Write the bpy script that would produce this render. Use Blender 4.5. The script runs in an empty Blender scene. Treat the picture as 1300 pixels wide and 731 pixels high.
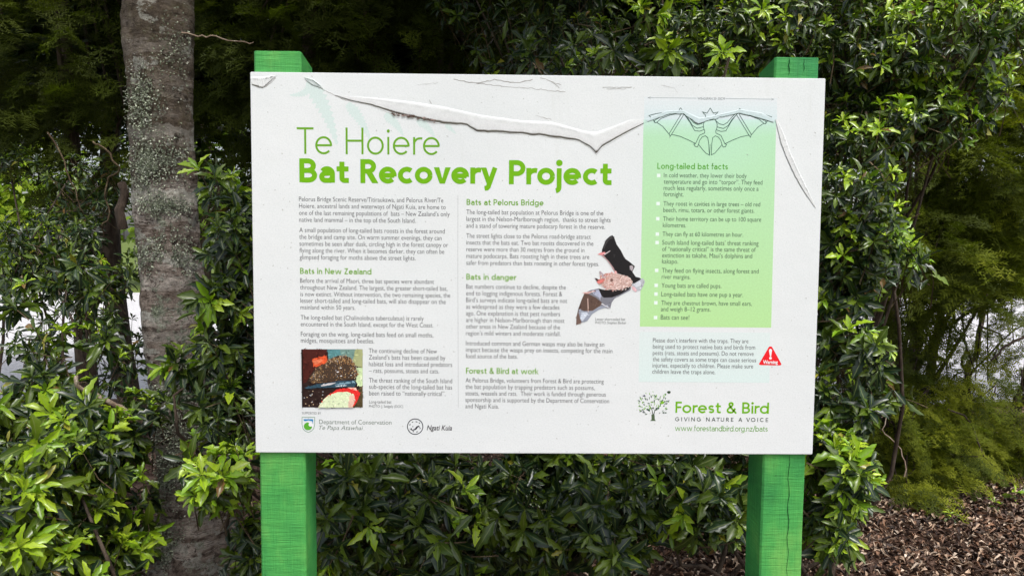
import bpy, math
import numpy as np
from mathutils import Matrix, Vector, noise

# ------------------------------------------------------------------ camera
scene = bpy.context.scene
COL = scene.collection
R = math.radians
PB = 0.96                                    # height of the panel's lower edge
CAM = np.array([-0.08376, -1.66941, 0.48900 + PB])
YAW, PITCH, ROLL = -0.01564, -0.06499, 0.00805
FOC = 939.0                                  # focal length in pixels of the 1300 px frame
_f = np.array([-math.sin(YAW) * math.cos(PITCH), math.cos(YAW) * math.cos(PITCH), math.sin(PITCH)])
_r = np.array([math.cos(YAW), math.sin(YAW), 0.0])
_u = np.cross(_r, _f)
RT = math.cos(ROLL) * _r + math.sin(ROLL) * _u
UP = -math.sin(ROLL) * _r + math.cos(ROLL) * _u
FW = _f
cd = bpy.data.cameras.new('camera')
cd.sensor_width = 36.0
cd.lens = FOC / 1300 * 36
cd.clip_start = 0.05
cd.clip_end = 500
cam = bpy.data.objects.new('camera', cd)
COL.objects.link(cam)
cam.matrix_world = Matrix([[RT[0], UP[0], -FW[0], CAM[0]], [RT[1], UP[1], -FW[1], CAM[1]],
                           [RT[2], UP[2], -FW[2], CAM[2]], [0, 0, 0, 1]])
scene.camera = cam

# ------------------------------------------------------------------ sky, sun, exposure
SUN_EL, SUN_AZ = R(64), R(152)               # azimuth clockwise from +y (north): behind the camera, a little right
w = bpy.data.worlds.new('World')
scene.world = w
w.use_nodes = True
nt = w.node_tree
bg = nt.nodes['Background']
sky = nt.nodes.new('ShaderNodeTexSky')
sky.sky_type = 'NISHITA'
sky.sun_disc = False
sky.sun_elevation = SUN_EL
sky.sun_rotation = SUN_AZ
sky.air_density = 1.0
sky.dust_density = 4.0
hs = nt.nodes.new('ShaderNodeHueSaturation')  # thin cloud: the blue mostly washed out
hs.inputs['Saturation'].default_value = 0.5
nt.links.new(sky.outputs[0], hs.inputs['Color'])
nt.links.new(hs.outputs[0], bg.inputs['Color'])
bg.inputs['Strength'].default_value = 0.15
sl = bpy.data.lights.new('sun', 'SUN')
sl.energy = 1.5
sl.angle = R(12)
sl.color = (1.0, 0.988, 0.975)
so = bpy.data.objects.new('sun', sl)
COL.objects.link(so)
sd = Vector((math.sin(SUN_AZ) * math.cos(SUN_EL), math.cos(SUN_AZ) * math.cos(SUN_EL), math.sin(SUN_EL)))
so.rotation_euler = sd.to_track_quat('Z', 'Y').to_euler()
so.location = (3, -6, 9)
vs = scene.view_settings
vs.view_transform = 'Standard'
vs.look = 'None'
vs.exposure = 0.74
vs.gamma = 1.0
vs.use_curve_mapping = False

rng = np.random.default_rng(7)

# ------------------------------------------------------------------ helpers
def ray(px, py):
    d = FW + RT * (px - 650) / FOC - UP * (py - 365.5) / FOC
    return d

def at(px, py, Y):
    """The point of the place at depth Y that was measured at photo position px, py."""
    d = ray(px, py)
    return CAM + d * ((Y - CAM[1]) / d[1])

def on_ground(px, py):
    d = ray(px, py)
    return CAM + d * (-CAM[2] / d[2])

def project(P):
    d = P - CAM
    z = d @ FW
    z = np.where(np.abs(z) < 1e-6, 1e-6, z)
    return 650 + FOC * (d @ RT) / z, 365.5 - FOC * (d @ UP) / z, z

def wloc(o):
    v = Vector((0, 0, 0))
    while o is not None:
        v += o.location
        o = o.parent
    return np.array(v)

def link(name, me, mats, parent=None):
    o = bpy.data.objects.new(name, me)
    COL.objects.link(o)
    for m in (mats if isinstance(mats, (list, tuple)) else [mats]):
        if m is not None and m.name not in [x.name for x in me.materials if x]:
            me.materials.append(m)
    if parent is not None:
        o.parent = parent
    return o

def mesh(name, verts, faces, mat, parent=None, smooth=False, colors=None, fmat=None):
    verts = np.asarray(verts, float)
    if parent is not None:
        verts = verts - wloc(parent)
    me = bpy.data.meshes.new(name)
    me.from_pydata(verts.tolist(), [], faces)
    if smooth:
        me.polygons.foreach_set('use_smooth', [True] * len(me.polygons))
    if colors is not None:
        a = me.attributes.new('tint', 'FLOAT_COLOR', 'POINT')
        c = np.ones((len(verts), 4)); c[:, :3] = colors
        a.data.foreach_set('color', c.ravel())
    o = link(name, me, mat, parent)
    if fmat is not None:
        me.polygons.foreach_set('material_index', fmat)
    me.update()
    return o

def tag(o, label=None, cat=None, group=None, kind=None):
    if label: o['label'] = label
    if cat: o['category'] = cat
    if group: o['group'] = group
    if kind: o['kind'] = kind
    return o

def empty(name, loc, label, cat, group=None):
    o = bpy.data.objects.new(name, None)
    o.empty_display_size = 0.1
    o.location = loc
    COL.objects.link(o)
    return tag(o, label, cat, group)

# ------------------------------------------------------------------ materials
def mat(name, rough=0.6, spec=0.5):
    m = bpy.data.materials.new(name)
    m.use_nodes = True
    b = m.node_tree.nodes['Principled BSDF']
    b.inputs['Roughness'].default_value = rough
    b.inputs['Specular IOR Level'].default_value = spec
    return m, m.node_tree, b

def N(nt, t, **kw):
    n = nt.nodes.new(t)
    for k, v in kw.items():
        if k in n.inputs:
            n.inputs[k].default_value = v
        else:
            setattr(n, k, v)
    return n

def ramp(nt, src, stops):
    r = nt.nodes.new('ShaderNodeValToRGB')
    e = r.color_ramp.elements
    while len(e) > 1:
        e.remove(e[-1])
    e[0].position = stops[0][0]; e[0].color = (*stops[0][1], 1)
    for p, c in stops[1:]:
        x = e.new(p); x.color = (*c, 1)
    nt.links.new(src, r.inputs[0])
    return r.outputs[0]

def mixc(nt, f, a, b, blend='MIX'):
    m = nt.nodes.new('ShaderNodeMix')
    m.data_type = 'RGBA'; m.blend_type = blend
    for s, v in ((m.inputs[0], f), (m.inputs[6], a), (m.inputs[7], b)):
        if isinstance(v, (int, float)): s.default_value = v
        elif isinstance(v, tuple): s.default_value = (*v, 1)
        else: nt.links.new(v, s)
    return m.outputs[2]

def noise_tex(nt, scale, detail=4, rough=0.55, vec=None, stretch=None):
    n = N(nt, 'ShaderNodeTexNoise', Scale=scale, Detail=detail, Roughness=rough)
    tc = nt.nodes.new('ShaderNodeTexCoord')
    src = tc.outputs['Object']
    if stretch:
        mp = nt.nodes.new('ShaderNodeMapping')
        mp.inputs['Scale'].default_value = stretch
        nt.links.new(src, mp.inputs['Vector']); src = mp.outputs[0]
    nt.links.new(src, n.inputs['Vector'])
    return n.outputs['Fac']

def bump(nt, b, h, strength=0.5, dist=0.01):
    bp = N(nt, 'ShaderNodeBump', Strength=strength, Distance=dist)
    nt.links.new(h, bp.inputs['Height'])
    nt.links.new(bp.outputs[0], b.inputs['Normal'])

def leaf_material(name, rough=0.36, trans=0.25, rib=(0.22, 0.30, 0.10), spec=0.5):
    m, nt, b = mat(name, rough, spec)
    at_ = N(nt, 'ShaderNodeAttribute', attribute_name='tint')
    oi = nt.nodes.new('ShaderNodeObjectInfo')
    uv = nt.nodes.new('ShaderNodeTexCoord')
    sx = nt.nodes.new('ShaderNodeSeparateXYZ')
    nt.links.new(uv.outputs['UV'], sx.inputs[0])
    # u runs 0..1 across the blade: distance from the midrib
    d = N(nt, 'ShaderNodeMath', operation='SUBTRACT'); d.inputs[1].default_value = 0.5
    nt.links.new(sx.outputs[0], d.inputs[0])
    a = N(nt, 'ShaderNodeMath', operation='ABSOLUTE'); nt.links.new(d.outputs[0], a.inputs[0])
    ribf = ramp(nt, a.outputs[0], [(0.0, (0.75,) * 3), (0.035, (0.6,) * 3), (0.07, (0, 0, 0)), (0.46, (0, 0, 0)), (0.5, (0.25,) * 3)])
    nz = noise_tex(nt, 90, 2)
    nzc = ramp(nt, nz, [(0.3, (0.72,) * 3), (0.7, (1.22,) * 3)])
    c = mixc(nt, 1.0, at_.outputs['Color'], nzc, 'MULTIPLY')
    br = N(nt, 'ShaderNodeMapRange'); br.inputs['To Min'].default_value = 0.8; br.inputs['To Max'].default_value = 1.2
    nt.links.new(oi.outputs['Random'], br.inputs['Value'])
    c = mixc(nt, 1.0, c, br.outputs[0], 'MULTIPLY')
    c2 = mixc(nt, ribf, c, rib)
    nt.links.new(c2, b.inputs['Base Color'])
    tr = nt.nodes.new('ShaderNodeBsdfTranslucent')
    tc = mixc(nt, 1.0, c, (1.5, 1.7, 0.5), 'MULTIPLY')
    nt.links.new(tc, tr.inputs['Color'])
    mx = nt.nodes.new('ShaderNodeMixShader'); mx.inputs[0].default_value = trans
    out = nt.nodes['Material Output']
    nt.links.new(b.outputs[0], mx.inputs[1]); nt.links.new(tr.outputs[0], mx.inputs[2])
    nt.links.new(mx.outputs[0], out.inputs['Surface'])
    return m

M = {}
M['leaf'] = leaf_material('glossy leaf', 0.3, 0.16, rib=(0.18, 0.22, 0.06), spec=0.42)
M['needle'] = leaf_material('feathery needle', 0.6, 0.32, rib=(0.07, 0.09, 0.01), spec=0.12)
M['forest'] = leaf_material('forest leaf', 0.5, 0.2, rib=(0.05, 0.07, 0.015), spec=0.15)

m, nt, b = mat('leaf litter', 0.75, 0.25)
a_ = N(nt, 'ShaderNodeAttribute', attribute_name='tint')
c = mixc(nt, 1.0, a_.outputs['Color'], ramp(nt, noise_tex(nt, 60, 3), [(0.3, (0.6,) * 3), (0.7, (1.25,) * 3)]), 'MULTIPLY')
nt.links.new(c, b.inputs['Base Color'])
b.inputs['Roughness'].default_value = 0.65
M['litter'] = m

m, nt, b = mat('soil', 0.95, 0.2)
c = ramp(nt, noise_tex(nt, 9, 8, 0.7), [(0.3, (0.025, 0.014, 0.009)), (0.5, (0.075, 0.042, 0.028)), (0.72, (0.24, 0.16, 0.12))])
nt.links.new(c, b.inputs['Base Color'])
bump(nt, b, noise_tex(nt, 60, 6, 0.7), 0.8, 0.02)
M['soil'] = m

m, nt, b = mat('pale gravel', 0.95, 0.2)
c = ramp(nt, noise_tex(nt, 40, 6, 0.7), [(0.35, (0.36, 0.35, 0.35)), (0.65, (0.66, 0.65, 0.65))])
nt.links.new(c, b.inputs['Base Color'])
bump(nt, b, noise_tex(nt, 90, 3), 0.6, 0.02)
M['gravel'] = m

m, nt, b = mat('grass', 0.9, 0.2)
c = ramp(nt, noise_tex(nt, 5, 6, 0.7), [(0.35, (0.05, 0.08, 0.012)), (0.65, (0.14, 0.18, 0.03))])
nt.links.new(c, b.inputs['Base Color'])
M['grass'] = m

def bark(name, c0, c1, c2, scale=14):
    m, nt, b = mat(name, 0.9, 0.25)
    n1 = noise_tex(nt, scale, 8, 0.65, stretch=(1, 1, 0.35))
    c = ramp(nt, n1, [(0.3, c0), (0.5, c1), (0.7, c2)])
    nt.links.new(c, b.inputs['Base Color'])
    bump(nt, b, n1, 0.9, 0.02)
    return m
M['bark'] = bark('dark bark', (0.02, 0.014, 0.01), (0.06, 0.042, 0.03), (0.13, 0.1, 0.075), 22)
M['twig'] = bark('twig bark', (0.05, 0.032, 0.02), (0.11, 0.075, 0.045), (0.2, 0.16, 0.09), 40)
M['deadtwig'] = bark('dead twig', (0.16, 0.1, 0.07), (0.3, 0.22, 0.16), (0.42, 0.36, 0.28), 40)

# trunk bark with horizontal bands and crusts of pale lichen
m, nt, b = mat('banded lichen bark', 0.9, 0.2)
base = ramp(nt, noise_tex(nt, 11, 8, 0.7, stretch=(1, 1, 2.2)),
            [(0.32, (0.022, 0.014, 0.011)), (0.44, (0.2, 0.15, 0.12)), (0.58, (0.38, 0.31, 0.26)), (0.8, (0.5, 0.43, 0.38))])
band = noise_tex(nt, 2.6, 7, 0.66, stretch=(0.5, 0.5, 5.5))
bf = ramp(nt, band, [(0.51, (0, 0, 0)), (0.535, (0.75,) * 3), (0.7, (1, 1, 1))])
pale = ramp(nt, noise_tex(nt, 30, 5), [(0.35, (0.42, 0.35, 0.3)), (0.65, (0.68, 0.6, 0.53))])
c = mixc(nt, bf, base, pale)
vor = N(nt, 'ShaderNodeTexNoise', Scale=9, Detail=10, Roughness=0.78, Distortion=1.6)
tcv = nt.nodes.new('ShaderNodeTexCoord'); mpv = nt.nodes.new('ShaderNodeMapping'); mpv.inputs['Scale'].default_value = (1, 1, 2.6)
nt.links.new(tcv.outputs['Object'], mpv.inputs['Vector']); nt.links.new(mpv.outputs[0], vor.inputs['Vector'])
plate = ramp(nt, vor.outputs['Fac'], [(0.40, (0, 0, 0)), (0.43, (1, 1, 1)), (0.54, (1, 1, 1)), (0.57, (0.25,) * 3)])
c = mixc(nt, plate, (0.05, 0.032, 0.026), c)
lf = ramp(nt, noise_tex(nt, 5, 9, 0.72, stretch=(1, 1, 0.9)), [(0.57, (0, 0, 0)), (0.60, (0.85,) * 3)])
lich = ramp(nt, noise_tex(nt, 70, 4, 0.8), [(0.35, (0.08, 0.09, 0.06)), (0.55, (0.38, 0.41, 0.31)), (0.75, (0.6, 0.62, 0.5))])
c = mixc(nt, lf, c, lich)
geo = nt.nodes.new('ShaderNodeTexCoord')
# the one very pale crust band right round the stem
sp = nt.nodes.new('ShaderNodeSeparateXYZ'); nt.links.new(geo.outputs['Object'], sp.inputs[0])
wob = N(nt, 'ShaderNodeMath', operation='MULTIPLY_ADD'); wob.inputs[1].default_value = 0.16
nt.links.new(noise_tex(nt, 9, 8, 0.7), wob.inputs[0]); nt.links.new(sp.outputs[2], wob.inputs[2])
bandz = N(nt, 'ShaderNodeMapRange'); bandz.inputs['From Min'].default_value = 1.45; bandz.inputs['From Max'].default_value = 2.05
nt.links.new(wob.outputs[0], bandz.inputs['Value'])
bz = ramp(nt, bandz.outputs[0], [(0.345, (0, 0, 0)), (0.355, (1, 1, 1)), (0.44, (1, 1, 1)), (0.45, (0, 0, 0)), (0.8, (0, 0, 0)), (0.81, (0.35,) * 3), (0.87, (0.35,) * 3), (0.88, (0, 0, 0))])
# mossy, darker bark higher up the stem
hz = N(nt, 'ShaderNodeMapRange'); hz.inputs['From Min'].default_value = 1.72; hz.inputs['From Max'].default_value = 1.95
nt.links.new(wob.outputs[0], hz.inputs['Value'])
mossc = ramp(nt, noise_tex(nt, 22, 8, 0.75), [(0.35, (0.03, 0.024, 0.014)), (0.52, (0.10, 0.075, 0.045)), (0.66, (0.16, 0.15, 0.07)), (0.75, (0.2, 0.19, 0.15))])
hz2 = N(nt, 'ShaderNodeMath', operation='MULTIPLY'); hz2.inputs[1].default_value = 0.6; nt.links.new(hz.outputs[0], hz2.inputs[0])
c = mixc(nt, hz2.outputs[0], c, mossc)
c = mixc(nt, 1.0, c, ramp(nt, noise_tex(nt, 38, 9, 0.8), [(0.33, (0.3, 0.26, 0.24)), (0.45, (0.95,) * 3), (0.65, (1.3,) * 3)]), 'MULTIPLY')
blot = ramp(nt, noise_tex(nt, 7, 9, 0.7, stretch=(1, 1, 1.7)), [(0.56, (0, 0, 0)), (0.575, (0.8,) * 3), (0.62, (0.9,) * 3), (0.66, (0.3,) * 3)])
c = mixc(nt, blot, c, ramp(nt, noise_tex(nt, 55, 5, 0.7), [(0.35, (0.25, 0.24, 0.2)), (0.6, (0.62, 0.6, 0.53))]))
dk = ramp(nt, noise_tex(nt, 5.5, 9, 0.75, stretch=(1, 1, 3)), [(0.36, (0.85,) * 3), (0.40, (0, 0, 0))])
c = mixc(nt, dk, c, (0.035, 0.024, 0.02))
c = mixc(nt, bz, c, ramp(nt, noise_tex(nt, 45, 5), [(0.3, (0.3, 0.27, 0.22)), (0.42, (0.62, 0.57, 0.49)), (0.7, (0.76, 0.72, 0.64))]))
nt.links.new(c, b.inputs['Base Color'])
bump(nt, b, noise_tex(nt, 30, 9, 0.8), 1.0, 0.05)
M['trunk'] = m

m, nt, b = mat('lichen', 0.95, 0.1)
a_ = N(nt, 'ShaderNodeAttribute', attribute_name='tint')
nt.links.new(a_.outputs['Color'], b.inputs['Base Color'])
M['lichen'] = m

# green stained rough sawn timber
m, nt, b = mat('green stained timber', 0.62, 0.35)
g = ramp(nt, noise_tex(nt, 5, 6, 0.65, stretch=(1, 1, 0.5)), [(0.28, (0.018, 0.21, 0.055)), (0.5, (0.065, 0.34, 0.07)), (0.72, (0.19, 0.47, 0.095))])
saw = noise_tex(nt, 26, 4, 0.7, stretch=(0.5, 0.5, 7))
sawc = ramp(nt, saw, [(0.3, (0.86,) * 3), (0.5, (1, 1, 1)), (0.75, (1.08,) * 3)])
c = mixc(nt, 1.0, g, sawc, 'MULTIPLY')
gr = noise_tex(nt, 60, 5, 0.7, stretch=(2.2, 2.2, 0.12))
c = mixc(nt, 1.0, c, ramp(nt, gr, [(0.25, (0.7,) * 3), (0.36, (1, 1, 1)), (0.8, (1.06,) * 3)]), 'MULTIPLY')
c = mixc(nt, 1.0, c, ramp(nt, noise_tex(nt, 3.5, 8, 0.75), [(0.3, (0.62, 0.66, 0.72)), (0.5, (1, 1, 1)), (0.72, (1.25, 1.12, 1.2))]), 'MULTIPLY')
spk = ramp(nt, noise_tex(nt, 150, 3, 0.8), [(0.66, (0, 0, 0)), (0.72, (0.6,) * 3)])
c = mixc(nt, spk, c, (0.02, 0.07, 0.03))
nt.links.new(c, b.inputs['Base Color'])
ad = N(nt, 'ShaderNodeMath', operation='ADD'); nt.links.new(saw, ad.inputs[0]); nt.links.new(gr, ad.inputs[1])
bump(nt, b, ad.outputs[0], 0.5, 0.004)
M['post'] = m
m, nt, b = mat('split in timber', 0.9, 0.1); b.inputs['Base Color'].default_value = (0.006, 0.05, 0.015, 1)
M['split'] = m

m, nt, b = mat('white panel', 0.38, 0.4)
c = ramp(nt, noise_tex(nt, 300, 4, 0.8), [(0.3, (0.66, 0.675, 0.67)), (0.5, (0.74, 0.75, 0.745)), (0.7, (0.80, 0.805, 0.80))])
c2 = ramp(nt, noise_tex(nt, 2.5, 5), [(0.3, (0.93, 0.945, 0.95)), (0.7, (1.0, 1.0, 1.0))])
c = mixc(nt, 1.0, c, c2, 'MULTIPLY')
c = mixc(nt, 1.0, c, ramp(nt, noise_tex(nt, 7, 8, 0.8, stretch=(3, 1, 0.35)), [(0.26, (0.93, 0.93, 0.91)), (0.42, (1, 1, 1))]), 'MULTIPLY')
c = mixc(nt, 1.0, c, ramp(nt, noise_tex(nt, 120, 2, 0.5), [(0.26, (0.7, 0.69, 0.66)), (0.31, (1, 1, 1))]), 'MULTIPLY')
nt.links.new(c, b.inputs['Base Color'])
bump(nt, b, noise_tex(nt, 14, 6), 0.12, 0.01)
M['panel'] = m

m, nt, b = mat('print on film', 0.5, 0.25)
a_ = N(nt, 'ShaderNodeAttribute', attribute_name='tint')
c = mixc(nt, 1.0, a_.outputs['Color'], ramp(nt, noise_tex(nt, 300, 4, 0.8), [(0.3, (0.9,) * 3), (0.7, (1.08,) * 3)]), 'MULTIPLY')
nt.links.new(c, b.inputs['Base Color'])
M['print'] = m

# ------------------------------------------------------------------ setting
def tagk(o): o['kind'] = 'structure'; return o

def ground_h(x, y):
    return 0.035 * noise.noise(Vector((x * 0.8, y * 0.8, 1.3))) + 0.012 * noise.noise(Vector((x * 4, y * 4, 7)))

def sheet(name, x0, x1, y0, y1, nx, ny, z, m, rough=True):
    xs = np.linspace(x0, x1, nx); ys = np.linspace(y0, y1, ny)
    v = [(x, y, z + (ground_h(x, y) if rough else 0)) for y in ys for x in xs]
    f = [(j * nx + i, j * nx + i + 1, (j + 1) * nx + i + 1, (j + 1) * nx + i) for j in range(ny - 1) for i in range(nx - 1)]
    return tagk(mesh(name, v, f, m, smooth=True))
sheet('forest_floor', -9, 9, -5, 4.9, 120, 80, 0.0, M['soil'])
sheet('grass_ground', -300, 300, -200, 400, 3, 3, -0.09, M['grass'], False)
sheet('gravel_road', -60, 60, 4.8, 18.5, 3, 3, -0.06, M['gravel'], False)

# ------------------------------------------------------------------ generic tubes
def tube(pts, radii, sides=6, twist=0.0):
    pts = np.asarray(pts, float); n = len(pts)
    V = []; F = []
    t = np.gradient(pts, axis=0); t /= np.linalg.norm(t, axis=1)[:, None] + 1e-9
    ref = np.array([0.3, 0.9, 0.2])
    for i in range(n):
        a = np.cross(t[i], ref); a /= np.linalg.norm(a) + 1e-9
        bb = np.cross(t[i], a)
        for k in range(sides):
            an = 2 * math.pi * k / sides + twist
            V.append(pts[i] + radii[i] * (math.cos(an) * a + math.sin(an) * bb))
    for i in range(n - 1):
        for k in range(sides):
            k2 = (k + 1) % sides
            F.append((i * sides + k, i * sides + k2, (i + 1) * sides + k2, (i + 1) * sides + k))
    F.append(tuple(range((n - 1) * sides, n * sides)))
    return V, F

class MB:
    def __init__(s): s.v = []; s.f = []; s.c = []
    def add(s, V, F, col=None):
        o = len(s.v); s.v.extend(V); s.f.extend([tuple(i + o for i in f) for f in F])
        if col is not None: s.c.extend([col] * len(V))
    def build(s, name, m, parent=None, smooth=False):
        return mesh(name, s.v, s.f, m, parent, smooth, np.array(s.c) if s.c else None)

def curve_pts(a, b, n=8, sag=0.0, wob=0.0, r=rng):
    a = np.asarray(a, float); b = np.asarray(b, float)
    t = np.linspace(0, 1, n)[:, None]
    p = a * (1 - t) + b * t
    p[:, 2] += sag * 4 * (t[:, 0] * (1 - t[:, 0]))
    if wob:
        for k_ in (1, 2, 3):
            p += r.normal(0, wob * 1.6 / k_, 3)[None] * np.sin(math.pi * t * k_)
    return p

# ------------------------------------------------------------------ the sign
SG = empty('information_sign', (0, 0.05, 0), 'white bat recovery information sign on two green timber posts', 'sign')
def slab(x0, x1, y0, y1, z0, z1, r=0.004):
    """A board with its four long edges rounded off a little."""
    import bmesh
    bm = bmesh.new()
    bmesh.ops.create_cube(bm, size=1)
    for v in bm.verts:
        v.co = Vector(((x0 + x1) / 2 + v.co.x * (x1 - x0), (y0 + y1) / 2 + v.co.y * (y1 - y0), (z0 + z1) / 2 + v.co.z * (z1 - z0)))
    bmesh.ops.bevel(bm, geom=bm.edges[:], offset=r, segments=2, affect='EDGES')
    V = [tuple(v.co) for v in bm.verts]; F = [tuple(v.index for v in f.verts) for f in bm.faces]
    bm.free()
    return V, F
PW, PH = 1.28, 0.8542
V, F = slab(-PW / 2, PW / 2, 0, 0.006, PB, PB + PH, 0.0015)
PANEL = mesh('panel', V, F, M['panel'], SG, smooth=False)

def post(x0, x1, top, seed):
    n = 60; d = 0.103; r = 0.004
    V = []; F = []
    prof = [(x0 + r, 0), (x1 - r, 0), (x1, r), (x1, d - r), (x1 - r, d), (x0 + r, d), (x0, d - r), (x0, r)]
    for i in range(n + 1):
        z = -0.3 + (top + 0.3) * i / n
        for k, (x, y) in enumerate(prof):
            q = Vector((x * 3 + seed, y * 3, z * 6))
            zz = z - (0.15 * y if i == n else 0)
            V.append((x + 0.0016 * noise.noise(q), 0.0065 + y + 0.0012 * noise.noise(q + Vector((9, 0, 0))), zz))
    for i in range(n):
        for k in range(8):
            k2 = (k + 1) % 8
            F.append((i * 8 + k, i * 8 + k2, (i + 1) * 8 + k2, (i + 1) * 8 + k))
    F.append(tuple(range(n * 8, n * 8 + 8)))
    return mesh('post', V, F, M['post'], SG)
xl0 = at(322, 65, 0.0065)[0]; xl1 = at(382, 65, 0.0065)[0]
zt = at(350, 65, 0.0065)[2]
xr0 = at(984, 73, 0.0065)[0]; xr1 = at(1040, 73, 0.0065)[0]
zr = at(1010, 73, 0.0065)[2]
P1 = post(xl0, xl1, zt, 0.0)
P2 = post(xr0, xr1, zr, 5.0)
def split(points, wdt, parent):
    mb = MB()
    pts = [at(px, py, 0.0) for px, py in points]
    V = []; n = len(pts)
    for i, p in enumerate(pts):
        h = wdt * (0.4 + 0.6 * math.sin(math.pi * (i + .5) / n)) * (0.7 + 0.6 * rng.random())
        V += [(p[0] - h, 0.0050, p[2]), (p[0], 0.0048, p[2]), (p[0] + h, 0.0050, p[2])]
    F = []
    for i in range(n - 1):
        F += [(3 * i, 3 * i + 1, 3 * i + 4, 3 * i + 3), (3 * i + 1, 3 * i + 2, 3 * i + 5, 3 * i + 4)]
    return mesh('split', V, F, M['split'], parent)
split([(1003 + 1.2 * math.sin(k * 1.7) - k * 0.16, 577 + 10.5 * k) for k in range(16)], 0.0007, P2)
split([(1003 + 0.6 * math.sin(k * 2.1), 73.5 + 4.2 * k) for k in range(6)], 0.0009, P2)
split([(1022 + 0.5 * math.sin(k * 2.1), 74.5 + 3 * k) for k in range(6)], 0.0007, P2)

# ---- printing: everything below is laid out in the measured positions on the panel and sits in its plane
def S(px, py):
    p = at(px, py, 0.0)
    return p[0], p[2]

class Print:
    """Flat print: polygons with a colour each, stacked in 0.03 mm layers on the panel face."""
    def __init__(s, layer=1, cyc=20):
        s.v = []; s.f = []; s.c = []; s.y = -0.00005 * layer; s.k = 0; s.cyc = cyc
    def poly(s, xz, col, bump=True, cols=None):
        o = len(s.v)
        if bump: s.k += 1
        y = s.y - 0.0000015 * (s.k % s.cyc)
        s.v += [(x, y, z) for x, z in xz]
        s.f.append(tuple(range(o, o + len(xz))))
        s.c += (cols if cols is not None else [col] * len(xz))
    def pp(s, pts, col): s.poly([S(*p) for p in pts], col)
    def ribbon(s, xz, wd, col, closed=False):
        P = np.asarray(xz, float)
        if closed: P = np.vstack([P, P[:1]])
        n = len(P)
        if n < 2: return
        d = np.diff(P, axis=0); L = np.linalg.norm(d, axis=1); L[L == 0] = 1e-9; d /= L[:, None]
        nr = np.stack([-d[:, 1], d[:, 0]], 1)
        off = np.zeros((n, 2))
        for i in range(n):
            if i == 0: a, b = (nr[-1], nr[0]) if closed else (nr[0], nr[0])
            elif i == n - 1: a, b = (nr[-1], nr[0]) if closed else (nr[-1], nr[-1])
            else: a, b = nr[i - 1], nr[i]
            mm = a + b; q = np.linalg.norm(mm)
            mm = mm / q if q > 1e-6 else b
            off[i] = mm / max(0.35, float(mm @ b))
        hw = (np.asarray(wd) / 2)
        hw = np.full(n, hw) if hw.ndim == 0 else hw
        A = P + off * hw[:, None]; B = P - off * hw[:, None]
        s.k += 1
        y = s.y - 0.0000015 * (s.k % s.cyc)
        o = len(s.v)
        for i in range(n):
            s.v += [(A[i][0], y, A[i][1]), (B[i][0], y, B[i][1])]
        s.c += [col] * (2 * n)
        for i in range(n - 1):
            s.f.append((o + 2 * i, o + 2 * i + 1, o + 2 * i + 3, o + 2 * i + 2))
    def line(s, pts, wpx, col, closed=False):
        sc = PW / 731 
        w_ = np.asarray(wpx) * sc
        s.ribbon([S(*p) for p in pts], w_, col, closed)
    def build(s, name, parent=None, label=None):
        F = []
        V = np.array(s.v)
        for f in s.f:       # face the camera (-y)
            q = V[list(f)]
            ar = 0.5 * np.sum(q[:, 0] * np.roll(q[:, 2], -1) - np.roll(q[:, 0], -1) * q[:, 2])
            F.append(f if ar > 0 else f[::-1])
        o = mesh(name, s.v, F, M['print'], parent or PANEL, colors=np.array(s.c))
        if label: o['label'] = label
        return o

GREEN = (0.155, 0.42, 0.0)
GREEN2 = (0.19, 0.40, 0.03)
LGREEN = (0.14, 0.36, 0.01)
INK = (0.05, 0.05, 0.055)

def arc(cx, cy, rx, ry, a0, a1, n=18):
    return [(cx + rx * math.cos(R(a0 + (a1 - a0) * i / n)), cy + ry * math.sin(R(a0 + (a1 - a0) * i / n))) for i in range(n + 1)]

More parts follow.
